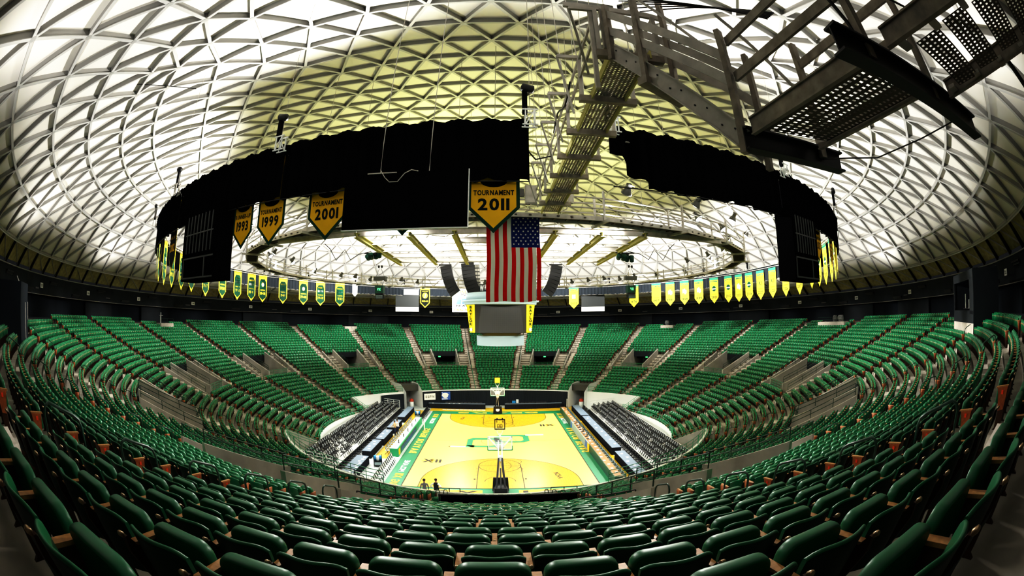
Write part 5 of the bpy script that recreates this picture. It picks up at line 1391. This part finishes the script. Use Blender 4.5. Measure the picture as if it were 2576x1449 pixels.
# ------------------------------------------------------------------ far end: drapes, tables, chairs, signs
def pleated(name, pts, z0, z1, m, amp=0.035, pitch=0.16, **kw):
    o = empty(name, (pts[0][0], pts[0][1], 0), **kw); O = Vector(o.location); mb = MB(); G = []
    for (ax, ay), (bx, by) in zip(pts[:-1], pts[1:]):
        L = math.hypot(bx-ax, by-ay); n = max(2, int(L/pitch*4))
        for q in range(n+1):
            f = q/n; k = amp*math.sin(L*f/pitch*2*pi)*(0.6 + 0.4*math.sin(L*f*1.7)); nx, ny = (by-ay)/L, -(bx-ax)/L
            G.append([Vector((ax + (bx-ax)*f + nx*k, ay + (by-ay)*f + ny*k, z)) - O for z in (z0, (z0+z1)/2, z1)])
    mb.grid(G); mb.build('drape', m, o, True)
    mb = MB(); mb.tube([Vector((x, y, z1)) - O for x, y in pts], 0.03, 6); mb.build('pole', 'rail_white', o)
    return o
def arcp(a0, a1, n, r=21.28): return [tuple(pol(a0 + (a1-a0)*q/n, r))[:2] for q in range(n+1)]
pleated('pipe_drape', arcp(-TUN[0] + 0.2, TUN[0] - 0.2, 18), 0.02, 2.42, 'drape_blue', label='long dark pleated drape across the far wall behind the goal', cat='drape')
pleated('pipe_drape', arcp(-48, -TUN[1] - 0.2, 6), 0.02, 2.3, 'drape_blue', label='short dark pleated drape beside the far tunnel, scorer side', cat='drape')
for s, x0, x1 in ((-1, -10.0, -1.75), (1, 1.05, 9.3)):
    o = skirted_table(x0, x1, 18.2, 18.7, 'long low table with black skirt below the far drape, %s' % side(s))
    for q, x in enumerate(np.arange(-7.4 if s < 0 else x0 + 0.4, x1 - 0.2 if s < 0 else 7.2, 0.55)):
        inst('folding_chair', CH_BLACK, None, (x, 19.25, 0.012), random.uniform(-0.1, 0.1), label='black folding chair behind the far table, %s, %s from the goal' % (side(s), nth(q + 1 if s > 0 else 15 - q)), cat='chair', group='chairs behind the far tables')
papers(-9.6, -2.0, 18.3, 18.6, 0.765, 4, 'far table, scorer side')
o = empty('printed_banner', (-10.1, 18.55, 1.35), label='white banner with ESPN lettering on the far drape', cat='banner'); o.rotation_euler = (0, 0, 0.48)
MB().box((0.25, -0.1, 0.32), (1.75, 0.03, 0.95)).build('cloth', 'sign_white', o); m = MB(); text_into(m, 'ESPN', (0.25, -0.13, 0.34), (1, 0, 0), (0, 0, 1), 0.34, 1.35); m.build('lettering', 'lamp_body', o)
m = MB(); m.box((0.25, -0.135, 0.36), (1.4, 0.01, 0.03)); m.build('white_stripe', 'sign_white', o)
o = empty('printed_banner', (-7.6, 19.75, 1.15), 0.36, label='blue and white emblem banner on the far drape', cat='banner')
MB().box((0, -0.1, 0.55), (1.35, 0.03, 1.25)).build('cloth', 'led_blue', o)
m = MB(); m.poly([(-0.1 + 0.55*math.cos(2*pi*q/18)*(1 if math.sin(2*pi*q/18) > 0 else 0.8), -0.125, 0.6 + 0.40*math.sin(2*pi*q/18)) for q in range(18)]); m.poly([(-0.65, -0.126, 0.02), (0.3, -0.126, 0.02), (0.2, -0.126, 0.14), (-0.65, -0.126, 0.14)]); m.poly([(-0.66, -0.127, 1.15), (-0.2, -0.127, 0.8), (-0.35, -0.127, 0.6)]); m.build('emblem', 'sign_white', o)
for s, x, y in ((-1, -12.6, 18.6), (1, 12.2, 18.3)):
    o = empty('waste_bin', (x, y, 0), label='white waste bin with a dark red lid at the far tunnel, %s' % side(s), cat='bin'); MB().lathe([(0.30, 0), (0.33, 0.85), (0.30, 0.85)], 16).build('body', 'rail_white', o, True); MB().lathe([(0.34, 0.85), (0.34, 0.95), (0.27, 1.2), (0.08, 1.28)], 16).build('lid', 'red_dark', o, True)
o = empty('equipment_table', (3.0, 19.2, 0), label='small table of blue and white equipment beside the far goal', cat='equipment'); MB().box((-0.6, 0.1, 0.9), (0.5, 0.4, 0.3)).build('blue_case', 'cooler_blue', o); MB().box((-0.1, 0.1, 1.0), (0.35, 0.35, 0.5)).build('white_case', 'rail_white', o); MB().box((-0.4, 0.1, 0.72), (1.2, 0.6, 0.05)).build('table_top', 'black_metal', o)
m = MB()
for q in range(10): m.box((-7.6 + 0.62*q, 17.4, 0.03), (0.55, 0.4, 0.05))
m.build('bench_mats', 'rail_white', None, label='row of pale low mats in front of the far table, scorer side', cat='mat', kind='stuff')
o = empty('white_pole', (9.9, 17.3, 0), label='slim white pole standing at the far corner of the press table', cat='pole'); MB().tube([(0, 0, 0), (0, 0, 1.5)], 0.04, 8).build('post', 'rail_white', o); MB().lathe([(0.2, 0), (0.2, 0.04), (0.05, 0.06)], 12).build('foot', 'rail_white', o)

# ------------------------------------------------------------------ people
def person(loc, rz, top, trousers, hair, label, arms='down', vest=None, lean=0.0):
    o = empty('person', loc, rz, label=label, cat='person')
    V = []; E = []; RAD = []
    def node_(p, r, par=None):
        V.append(p); RAD.append(r); i = len(V)-1
        if par is not None: E.append((par, i))
        return i
    pel = node_((0, 0, 0.95), 0.145); wst = node_((0, -0.01 + lean*0.2, 1.10), 0.135, pel); ch = node_((0, 0.01 + lean*0.5, 1.32), 0.165, wst); sh = node_((0, -0.01 + lean*0.7, 1.45), 0.10, ch); nk_ = node_((0, 0.0 + lean*0.8, 1.53), 0.055, sh); hd = node_((0, 0.02 + lean, 1.62), 0.09, nk_); hd2 = node_((0, 0.02 + lean, 1.72), 0.08, hd)
    for s in (-1, 1):
        hp = node_((s*0.10, 0, 0.88), 0.11, pel); kn = node_((s*0.12, 0.02, 0.50), 0.07, hp); an = node_((s*0.13, -0.02, 0.09), 0.045, kn); node_((s*0.14, 0.14, 0.04), 0.04, an)
        a0 = node_((s*0.20, 0 + lean*0.7, 1.42), 0.07, ch)
        if arms == 'hips': el = node_((s*0.42, -0.06, 1.20), 0.05, a0); hnd = node_((s*0.20, 0.05, 1.00), 0.036, el)
        elif arms == 'work': el = node_((s*0.30, 0.12, 1.18), 0.05, a0); hnd = node_((s*0.18, 0.36, 1.10), 0.036, el)
        else: el = node_((s*0.28, -0.02, 1.15), 0.05, a0); hnd = node_((s*0.27, 0.08, 0.90), 0.036, el)
        d = (Vector(V[hnd]) - Vector(V[el])).normalized()
        for q in range(4):
            f = Vector(V[hnd]) + d*0.07 + Vector((0, 0.02*(q-1.5), 0)); k1 = node_(tuple(f), 0.010, hnd); node_(tuple(f + d*(0.045 + 0.008*(q in (1, 2))) + Vector((-s*0.015, 0, 0))), 0.008, k1)
        node_(tuple(Vector(V[hnd]) + d*0.03 + Vector((-s*0.02, 0.05, 0))), 0.010, hnd)
    me = bpy.data.meshes.new('person_body'); me.from_pydata(V, E, []); me.update()
    b = bpy.data.objects.new('body', me); COL.objects.link(b); b.parent = o
    md = b.modifiers.new('skin', 'SKIN'); md.use_smooth_shade = True
    if not me.skin_vertices: 
        bpy.context.view_layer.objects.active = b
    for i, sv in enumerate(me.skin_vertices[0].data): sv.radius = (RAD[i], RAD[i]*(0.72 if i in (0, 1, 2, 3) else 1)); sv.use_root = (i == 0)
    b.modifiers.new('sub', 'SUBSURF').levels = 1; b.modifiers['sub'].render_levels = 1
    # clothing colours by height and reach
    m = bpy.data.materials.new('person_clothes'); m.use_nodes = True; nt = m.node_tree; bs = nt.nodes['Principled BSDF']; bs.inputs['Roughness'].default_value = 0.85
    tc = nt.nodes.new('ShaderNodeTexCoord'); sp = nt.nodes.new('ShaderNodeSeparateXYZ'); cr = nt.nodes.new('ShaderNodeValToRGB'); mr = nt.nodes.new('ShaderNodeMapRange'); mr.inputs['From Max'].default_value = 1.9
    nt.links.new(tc.outputs['Object'], sp.inputs[0]); nt.links.new(sp.outputs['Z'], mr.inputs['Value']); nt.links.new(mr.outputs[0], cr.inputs[0]); nt.links.new(cr.outputs[0], bs.inputs['Base Color'])
    e = cr.color_ramp; e.interpolation = 'CONSTANT'; C = lambda n: MATS[n].node_tree.nodes['Principled BSDF'].inputs['Base Color'].default_value[:]
    e.elements[0].position = 0; e.elements[0].color = C('chair_black'); e.elements[1].position = 0.09/1.9; e.elements[1].color = C(trousers)
    for pz, c_ in ((0.99, top), (1.52, 'skin')): x = e.elements.new(pz/1.9); x.color = C(c_)
    me.materials.append(m)
    h = MB(); h.lathe([(0.088, -0.02), (0.104, 0.03), (0.095, 0.08), (0.05, 0.115), (0.005, 0.12)], 14, (0, -0.005 + lean, 1.70)); h.build('hair', hair, o, True)
    for s in (-1, 1):
        h = MB(); h.lathe([(0.004, -0.012), (0.013, 0), (0.004, 0.012)], 8, (s*0.035, 0.108 + lean, 1.66)); h.build('eye', 'hair_dark', o)
        h = MB(); h.lathe([(0.005, -0.03), (0.018, 0), (0.005, 0.03)], 8, (s*0.095, 0.02 + lean, 1.65)); h.build('ear', 'skin', o)
    h = MB(); h.lathe([(0.016, 0), (0.004, 0.05)], 8, (0, 0.108 + lean, 1.61)); h.build('nose', 'skin', o, True)
    h = MB(); h.box((0, 0.106 + lean, 1.575), (0.045, 0.012, 0.01)); h.build('mouth', 'red_dark', o)
    if vest:
        h = MB(); h.lathe([(0.165, 1.0), (0.175, 1.1), (0.195, 1.32), (0.16, 1.46), (0.08, 1.52)], 18, (0, 0.0, 0)); q = h.build('waistcoat', vest, o, True); q.scale = (1.0, 0.82, 1)
    return o
person((-5.3, -17.2, 0.0), 0.15, 'suit_grey', 'suit_grey', 'hair_dark', 'man in a grey suit standing behind the near baseline')
person((-4.5, -17.05, 0.0), -0.3, 'shirt_white', 'vest_black', 'hair_dark', 'man in white shirt and black waistcoat with hands on hips near the baseline', 'hips', 'vest_black')
person((-11.35, 1.1, 0.0), pi/2 + 0.5, 'vest_tan', 'trouser_navy', 'hair_dark', 'person in a tan vest working at the skirted tables', 'work', 'vest_tan')
person((-11.2, 1.75, 0.0), -0.8, 'shirt_white', 'trouser_navy', 'hair_dark', 'person in a white shirt beside the one in the tan vest', 'down')
# ------------------------------------------------------------------ straight catwalk, steep stair and landing near the camera
def grate(mb, P00, P10, P11, P01, nx, ny):
    """perforated plank: a thin sheet of slotted metal (slots left open)"""
    P00, P10, P11, P01 = map(Vector, (P00, P10, P11, P01))
    def pt(u, v): return (P00*(1-u) + P10*u)*(1-v) + (P01*(1-u) + P11*u)*v
    us = [0.0]; 
    for i in range(nx): us += [(i + 0.30)/nx, (i + 0.72)/nx]
    us.append(1.0); vs = [0.0]
    for j in range(ny): vs += [(j + 0.28)/ny, (j + 0.70)/ny]
    vs.append(1.0); o = len(mb.v); W = len(us)
    for v in vs:
        for u in us: mb.v.append(tuple(pt(u, v)))
    for j in range(len(vs)-1):
        for i in range(W-1):
            if i % 2 == 1 and j % 2 == 1: continue
            mb.f.append((o + j*W + i, o + j*W + i + 1, o + (j+1)*W + i + 1, o + (j+1)*W + i)); mb.m.append(mb.mi)
def channel(mb, a, b, h=0.28, w=0.10, side=1, up=(0, 0, 1)):
    mb.bar(a, b, 0.02, h, up); mb.bar(a, b, w, 0.025, up, h/2); mb.bar(a, b, w, 0.025, up, -h/2)
X0, X1 = 1.95, 2.72
o = empty('catwalk_bridge', (2.3, -39.4, 18.0), label='long straight catwalk with perforated deck running to the ring catwalk', cat='catwalk'); O = Vector(o.location)
nb = 7
for q in range(nb):
    y0 = -39.4 + 14.2*q/nb; y1 = y0 + 14.2/nb
    m = MB(); grate(m, Vector((X0, y0, 18.02)) - O, Vector((X1, y0, 18.02)) - O, Vector((X1, y1, 18.02)) - O, Vector((X0, y1, 18.02)) - O, 8, 26); m.build('deck_bay', 'steel_brown', o)
    m = MB(); m.bar(Vector((X0-0.32, y0, 17.92)) - O, Vector((X1+0.32, y0, 17.92)) - O, 0.16, 0.16); m.build('cross_beam', 'steel_brown', o)
    for x in (X0-0.26, X1+0.26): m = MB(); m.bar(Vector((x, y0, 17.9)) - O, Vector((x, y0, 19.15)) - O, 0.09, 0.09, (0, 1, 0)); m.build('post', 'steel_grey', o)
    m = MB(); m.bar(Vector((X0-0.8, y0, 17.0+2.15)) - O, Vector((X0-0.26, y0, 19.15)) - O, 0.07, 0.09); m.bar(Vector((X0-0.8, y0, 19.15)) - O, Vector((X0-0.28, y0+1.0, 18.0)) - O, 0.05, 0.05); m.build('outrigger', 'steel_grey', o)
for x in (X0-0.02, X1+0.02):
    m = MB(); m.bar(Vector((x, -39.5, 18.0)) - O, Vector((x, -25.2, 18.0)) - O, 0.04, 0.20); m.build('stringer', 'steel_olive', o)
for x in (X0-0.26, X1+0.26):
    for z in (18.55, 19.1): m = MB(); m.bar(Vector((x, -39.4, z)) - O, Vector((x, -25.2, z)) - O, 0.05, 0.09); m.build('rail', 'steel_grey', o)
m = MB()
for q in range(nb):
    y0 = -39.4 + 14.2*q/nb
    if q: m.tube([Vector((X0-0.3, y0, 19.1)) - O, Vector((X0-0.6, y0+0.3, dz(math.hypot(X0, y0)))) - O], 0.015, 4); m.tube([Vector((X1+0.3, y0, 19.1)) - O, Vector((X1+0.5, y0, dz(math.hypot(X1, y0)))) - O], 0.015, 4)
m.build('hanger_rods', 'steel_grey', o)
m = MB(); m.tube([Vector((X0-0.35, -36.5 + q*0.5, 18.9 - 0.25*math.sin(q*0.9))) - O for q in range(8)], 0.03, 5); m.tube([Vector((X0-0.3, -31.5, 18.6)) - O, Vector((X0-0.9, -32.2, 18.2)) - O, Vector((X0-1.3, -32.6, 18.5)) - O], 0.03, 5); m.build('cable_loop', 'cable', o)

o = empty('catwalk_stair', (1.95, -39.45, 18.0), label='steep grey steel stair with bolted side channels descending from the straight catwalk', cat='stair'); O = Vector(o.location)
A, C = Vector((1.95, -39.45, 18.0)), Vector((3.25, -41.48, 15.36)); S = Vector((0.80, 0.51, 0))*0.95
for k, d in enumerate((Vector((0, 0, 0)), S)):
    m = MB(); channel(m, A + d - O, C + d - O, 0.30, 0.10); st_ = m.build('side_channel', 'steel_grey', o)
    m = MB()
    for q in range(11): p = A + (C-A)*((q+0.5)/11) + d; m.lathe([(0.016, -0.03), (0.016, 0.03)], 6, p - O + Vector((0, 0, 0.06*(-1)**q)), Vector((0.84, 0.54, 0)).to_track_quat('Z', 'Y').to_matrix())
    m.build('bolts', 'black_metal', st_)
m = MB()
for q in range(12):
    p = A + (C-A)*((q+0.5)/12); dn = Vector((0.54, -0.84, 0))*0.13
    m.add([p - dn - O, p + dn - O, p + S + dn - O, p + S - dn - O, p - dn - O + Vector((0, 0, -0.03)), p + dn - O + Vector((0, 0, -0.03)), p + S + dn - O + Vector((0, 0, -0.03)), p + S - dn - O + Vector((0, 0, -0.03))], [(0, 1, 2, 3), (7, 6, 5, 4), (0, 4, 5, 1), (1, 5, 6, 2), (2, 6, 7, 3), (3, 7, 4, 0)])
m.build('treads', 'steel_brown', o)
for d in (Vector((-0.03, -0.02, 0)), S*1.04):
    for h in (0.52, 1.0): m = MB(); m.bar(A + d + Vector((0, 0, h)) - O, C + d + Vector((0, 0, h + 0.45)) - O, 0.05, 0.17); m.build('handrail', 'steel_grey', o)
    for p, up_ in (((0.31), 2.4), ((0.0), 1.25), ((1.0), 2.0)):
        b = A + (C-A)*p + d; m = MB(); m.bar(b + Vector((0, 0, -0.25)) - O, b + Vector((0, 0, up_)) - O, 0.14, 0.10, (0.54, -0.84, 0)); m.build('post', 'steel_brown', o)
m = MB(); m.bar(A + Vector((0.31*1.30, -0.31*2.03, -0.31*2.64 - 0.28)) + Vector((-0.15, -0.1, 0)) - O, A + Vector((0.31*1.30, -0.31*2.03, -0.31*2.64 - 0.28)) + S*1.2 - O, 0.2, 0.16); m.build('cross_beam', 'steel_brown', o)
m = MB()
for q in range(6): m.tube([A + S*0.5 + Vector((0.2*q - 0.3, 0.1*q, 1.9)) - O, A + S*0.6 + Vector((0.6 + 0.12*q, -1.2, 0.9)) - O, C + S*0.9 + Vector((0.5 + 0.05*q, -0.6, 2.6 + 0.05*q)) - O], 0.02, 4)
m.build('cable_run', 'cable', o)
m = MB(); m.bar(A + Vector((-0.9, 0.1, 1.28)) - O, A + Vector((1.3, 0.1, 1.20)) - O, 0.07, 0.12)
for x in (-0.35, -0.1): m.bar(A + Vector((x, 0.1, -0.9 if x < -0.2 else 0.1)) - O, A + Vector((x, 0.1, 1.25)) - O, 0.10, 0.08)
m.bar(A + Vector((-0.35, 0.1, 0.2)) - O, A + Vector((-0.1, 0.1, 0.9)) - O, 0.05, 0.05); m.build('end_frame', 'steel_grey', o)

o = empty('catwalk_landing', (3.4, -41.6, 15.4), label='dark perforated catwalk landing overhead at the foot of the steep stair', cat='catwalk'); O = Vector(o.location)
def L_(x, y, z): return Vector((x, y, z)) - O
m = MB(); grate(m, L_(3.36, -41.75, 15.42), L_(4.74, -41.9, 15.42), L_(4.83, -44.32, 15.42), L_(3.53, -44.31, 15.42), 9, 26); m.build('deck', 'grating', o)
m = MB(); channel(m, L_(3.33, -41.65, 15.5), L_(3.52, -44.3, 15.5), 0.26, 0.08); channel(m, L_(4.75, -41.65, 15.5), L_(4.85, -44.3, 15.5), 0.26, 0.08); m.build('side_channel', 'steel_brown', o)
for (xa, ya), (xb, yb) in (((3.2, -41.55), (5.5, -41.42)), ((2.79, -44.4), (6.58, -44.64))):
    m = MB(); m.bar(L_(xa, ya, 15.32), L_(xb, yb, 15.32), 0.02, 0.34); m.bar(L_(xa, ya, 15.16), L_(xb, yb, 15.16), 0.22, 0.03); m.bar(L_(xa, ya, 15.48), L_(xb, yb, 15.48), 0.22, 0.03); m.build('cross_beam', 'black_metal', o)
for z in (16.4, 17.1):
    m = MB(); m.bar(L_(3.30, -41.55, z), L_(3.55, -44.5, z), 0.05, 0.17); m.build('rail', 'steel_brown', o)
    m = MB(); m.bar(L_(4.95, -41.55, z), L_(5.05, -44.5, z), 0.05, 0.17); m.build('rail', 'steel_brown', o)
for x, y in ((4.95, -41.5), (3.42, -44.42), (5.02, -44.5)):
    m = MB(); m.bar(L_(x, y, 15.3), L_(x + 0.02, y, 17.6), 0.12, 0.12, (0, 1, 0)); m.build('post', 'steel_brown', o)
m = MB(); m.tube([L_(4.9, -41.4, 15.3), L_(5.3, -42.6, 15.05), L_(5.6, -43.6, 15.15), L_(5.9, -44.5, 15.3)], 0.012, 4); m.tube([L_(3.3, -43.9, 17.5), L_(3.28, -44.2, 16.4), L_(3.4, -44.4, 15.5)], 0.03, 5); m.tube([L_(3.5, -44.8, 16.2), L_(3.7, -45.3, 15.7), L_(3.9, -45.9, 15.9)], 0.02, 4); m.build('loose_cable', 'cable', o)
# two brace poles through the railings
for (a, b) in (((3.9, -40.6, 18.6), (5.2, -41.8, 15.6)), ((2.5, -39.3, 20.0), (3.9, -40.8, 17.0))):
    m = MB(); m.bar(L_(*a), L_(*b), 0.05, 0.06); m.build('brace', 'steel_grey', o)
o = empty('catwalk_planks', (3.7, -45.0, 15.4), label='row of perforated metal planks continuing from the landing toward the upper wall', cat='catwalk'); O = Vector(o.location)
for q, (y0, y1, xa, xb) in enumerate(((-45.06, -45.58, 3.85, 5.25), (-45.72, -46.24, 3.8, 5.15), (-46.42, -46.95, 3.85, 5.05), (-47.1, -47.6, 3.85, 5.0))):
    m = MB(); grate(m, L_(xa, y0, 15.42), L_(xb, y0, 15.42), L_(xb, y1, 15.42), L_(xa, y1, 15.42), 16, 5); m.build('plank', 'grating', o)
m = MB()
for x in (3.55, 5.35): channel(m, L_(x, -44.7, 15.5), L_(x + (0.1 if x < 4 else -0.25), -48, 15.5), 0.24, 0.08)
m.build('stringer', 'steel_brown', o)
m = MB()
for q in range(5):
    y = -44.9 - 0.68*q
    for x in (3.75, 5.25): m.box(L_(x, y, 15.42), (0.22, 0.14, 0.05))
m.build('clip_plate', 'steel_grey', o)
m = MB(); m.bar(L_(6.2, -46.3, 16.0), L_(6.5, -46.7, 15.1), 0.06, 0.10); m.build('strut', 'black_metal', o)
for z in (16.4, 17.1): m = MB(); m.bar(L_(3.45, -44.6, z), L_(3.6, -47.9, z), 0.05, 0.17); m.build('rail', 'steel_brown', o)

# ------------------------------------------------------------------ fascia fittings
SGN = MB().box((0, 0, 0), (0.75, 0.04, 0.5)).mesh('section_sign', 'sign_white')
for k in range(24):
    a = 15*k; a0 = (a + 180) % 360 - 180
    if abs(a0) > 140: continue
    p = pol(a, 51.25, 14.66); n = int(abs(a0)//15)
    o = inst('section_sign', SGN, None, p, -R(a), label='small white number sign on the fascia, %s from far centre%s' % (nth(n + 1), '' if a0 == 0 else ', ' + side(a0)), cat='sign', group='section number signs on the fascia')
    m = MB(); text_into(m, str(201 + (k + 12) % 24), (0, -0.026, 0), (1, 0, 0), (0, 0, 1), 0.24, 0.5); m.build('lettering', 'banner_black', o)
m = MB(); m.box((0, 0, 0), (2.0, 0.35, 0.12)); m.box((0, 0.1, -0.14), (1.9, 0.16, 0.2)); LEDGE = m.mesh('wall_light_ledge', 'black_metal')
m = MB(); m.box((0, 0, 0), (1.0, 0.2, 0.14)); VENT = m.mesh('wall_vent', 'lamp_body')
for k in range(48):
    a = 3.75 + 7.5*k; a0 = (a + 180) % 360 - 180
    if abs(a0) > 140: continue
    hi = k % 2 == 0; p = pol(a, 51.12 if hi else 51.36, 15.15 if hi else 14.25); n = int(abs(a0)//7.5) + 1
    inst('wall_light', LEDGE, None, p, -R(a), label='black ledge light on the fascia, %s row, %s from far centre, %s' % ('upper' if hi else 'lower', nth(n), side(a0)), cat='wall light', group='black ledge lights on the fascia')
    if k % 3 == 1: inst('wall_vent', VENT, None, pol(a + 2.4, 51.4, 14.35), -R(a + 2.4), label='small black vent box on the fascia, %s from far centre, %s' % (nth(n), side(a0)), cat='vent', group='vent boxes on the fascia')

# ------------------------------------------------------------------ camera platforms and booths among the top rows
def cam_box(az, w, what, white=True):
    r0 = ra(27); z = zt(27); o = empty('camera_platform', pol(az, r0, z), -R(az), label=what, cat='platform'); W = 2*r0*math.tan(R(w))
    m = MB(); m.box((0, 0.0, 0.42), (W, 0.08, 0.95)); 
    for s in (-1, 1): m.box((s*W/2, 0.9, 0.42), (0.08, 1.8, 0.95))
    m.build('low_wall', 'concrete_pale' if white else 'concrete_wall', o)
    m = MB()
    for zz in (1.15, 1.5): m.tube([(-W/2, 0, zz), (W/2, 0, zz)], 0.02, 5)
    for x in (-W/2, 0, W/2): m.tube([(x, 0, 0.9), (x, 0, 1.5)], 0.02, 5)
    m.build('rail', 'rail_green', o); return o
cam_box(-89.8, 1.9, 'pale box-fronted camera platform in the top rows with a white stand behind it')
cam_box(-37.6, 1.6, 'white-fronted camera platform with railings in the top rows, scorer table side')
cam_box(44.9, 1.6, 'white-fronted camera platform below a grey-covered camera, press table side')
cam_box(91.0, 3.9, 'white-fronted camera platform below two grey-covered cameras')
def covered(az, dr, label, sx=1.0):
    o = empty('covered_camera', pol(az, ra(27) + 0.8 + dr, zt(27)), -R(az), label=label, cat='camera')
    m = MB(); G = []
    for i in range(13):
        f = i/12; G.append([( sx*(0.22 + 0.20*math.sin(f*pi*0.9) + 0.05*math.sin(5*f + 3*a))*math.cos(a), (0.22 + 0.16*math.sin(f*pi*0.9))*math.sin(a), 0.75 + 1.0*f - (0.15*math.sin(2*a) if i == 0 else 0)) for a in np.linspace(0, 2*pi, 15)])
    m.grid(G); m.poly(G[-1][:-1]); m.build('cover', 'grey_cover', o, True)
    m = MB()
    for a in (0, 2.1, 4.2): m.bar((0, 0, 1.0), (0.45*math.cos(a), 0.45*math.sin(a), 0), 0.05, 0.05)
    m.build('tripod', 'black_metal', o)
covered(44.6, 0.0, 'camera under a grey cloth cover on its tripod, press table side', 1.0); covered(93.0, 0.0, 'grey-covered camera, larger of the pair on one platform', 1.5); covered(91.3, 0.0, 'grey-covered camera, slimmer of the pair on one platform', 0.9)
o = empty('white_stand', pol(-90.9, ra(27) + 0.7, zt(27)), label='thin white stand beside the pale camera platform', cat='stand'); m = MB(); m.tube([(0, 0, 0), (0, 0, 2.3)], 0.06, 6); m.tube([(-0.3, 0.2, 0), (-0.3, 0.2, 1.9)], 0.04, 6); m.box((0.0, 0.1, 1.9), (0.7, 0.1, 0.08)); m.build('pole', 'rail_white', o)
def booth(az, w, label):
    r0 = ra(27) + 0.1; z = zt(27); o = empty('press_booth', pol(az, r0, z), -R(az), label=label, cat='booth'); W = 2*r0*math.tan(R(w))
    m = MB(); m.box((0, 0, 0.45), (W, 0.12, 0.95)); m.build('base_wall', 'concrete_pale', o)
    m = MB(); m.box((0, 0.0, 1.3), (W, 0.14, 0.75)); m.box((0, 0, 3.75), (W, 0.14, 0.5)); m.box((-W/2 + 0.1, 0, 2.5), (0.2, 0.14, 2.1)); m.box((W/2 - 0.6, 0, 2.5), (1.2, 0.14, 2.1)); m.box((0, 2.6, 2.3), (W, 0.1, 3.6)); m.box((0, 1.3, 4.0), (W, 2.7, 0.1))
    for s in (-1, 1): m.box((s*W/2, 1.3, 2.2), (0.1, 2.7, 3.7))
    m.build('shell', 'fascia_dark', o)
    m = MB(); m.box((0.3, 0.15, 2.25), (0.16, 0.05, 0.9)); m.box((1.5, 0.15, 2.05), (0.14, 0.05, 0.55)); m.build('white_curtain_strip', 'rail_white', o)
    m = MB(); m.box((0, 1.2, 1.75), (W*0.9, 0.6, 0.06)); m.build('counter', 'black_metal', o)
booth(139.0, 4.6, 'dark press booth with open window above a pale wall, press table side')
o = empty('glass_booth', pol(-146.0, ra(27) + 0.2, zt(27)), R(146.0), label='dark booth with pale-edged slanting side window at the scorer side edge', cat='booth')
MB().box((0, 1.2, 1.6), (3.2, 2.4, 3.2)).build('shell', 'wall_navy', o)
m = MB()
for a, b in (((1.62, 0, 1.3), (1.62, 0, 2.2)), ((1.62, 0, 2.2), (1.62, 1.2, 3.6)), ((1.62, 0, 1.3), (1.62, 2.2, 1.3)), ((0.4, -0.02, 0), (0.4, -0.02, 2.2))): m.bar(a, b, 0.06, 0.06)
m.build('frame', 'steel_grey', o)
# tension wires across the dome
o = empty('tension_wire', (-20, -30, 24), label='thin dark wire strung across under the dome on the scorer side', cat='wire'); MB().tube([(-16 + 0.8*q - 2, -12 + 0.35*q, 3.5 - 0.14*q) for q in range(30)], 0.02, 4).build('wire', 'cable', o)
# ------------------------------------------------------------------ light
w = bpy.data.worlds.new('world'); scene.world = w; w.use_nodes = True
w.node_tree.nodes['Background'].inputs['Color'].default_value = (0.9, 0.95, 1.0, 1)
w.node_tree.nodes['Background'].inputs['Strength'].default_value = 0.02
def spot(loc, target, power, size, blend=0.5, col=(1, 1, 1), rad=0.3):
    l = bpy.data.lights.new('arena_spot', 'SPOT'); l.energy = power; l.spot_size = R(size); l.spot_blend = blend; l.color = col; l.shadow_soft_size = rad
    o = bpy.data.objects.new('arena_spot', l); COL.objects.link(o); o.location = loc
    o.rotation_euler = (Vector(target) - Vector(loc)).to_track_quat('-Z', 'Y').to_euler(); return o
for q in range(12):
    a = 15 + 30*q
    p = pol(a, 24.0, 19.0)
    spot(p, pol(a + 180, 3.0, 0), 11500, 84, 0.6, (1.0, 0.98, 0.93), 0.5)
for q in range(10):
    a = 18 + 36*q
    spot(pol(a, 25.0, 18.7), pol(a, 46.0, 21.5), 13500, 160, 0.7, (1.0, 0.97, 0.93), 0.6)
for q in range(12):
    a = 15 + 30*q                                   # added fill uplights hanging free before the fascia, brighten the low dome
    spot(pol(a, 45.5, 14.6), pol(a, 41.0, 27.0), 1300, 150, 0.9, (1.0, 0.97, 0.93), 0.4)
for q in range(4):
    a = 45 + 90*q
    spot(pol(a, 7, 17.5), pol(a, 11, 32), 5500, 150, 0.8, (0.97, 1.0, 0.45), 0.8)  # added lamps imitating the court's yellow bounce on the crown
spot((1.2, -39.2, 16.9), (-4.5, -33.0, 16.2), 230, 140, 0.6, (1.0, 0.97, 0.9), 0.3)  # added fill for the near pennants, no fixture there
vs = scene.view_settings
vs.view_transform = 'Standard'; vs.look = 'None'; vs.exposure = 0.0
vs.use_curve_mapping = True
cm_ = vs.curve_mapping; cc = cm_.curves[3]
cc.points[0].location = (0.0, 0.0); cc.points[1].location = (1.0, 1.0)
for x, y in ((0.06, 0.028), (0.25, 0.22), (0.60, 0.70), (0.85, 0.96)): cc.points.new(x, y)
cm_.update()
scene.cycles.use_denoising = True
scene.cycles.max_bounces = 6
scene.cycles.diffuse_bounces = 3
scene.cycles.caustics_reflective = False; scene.cycles.caustics_refractive = False
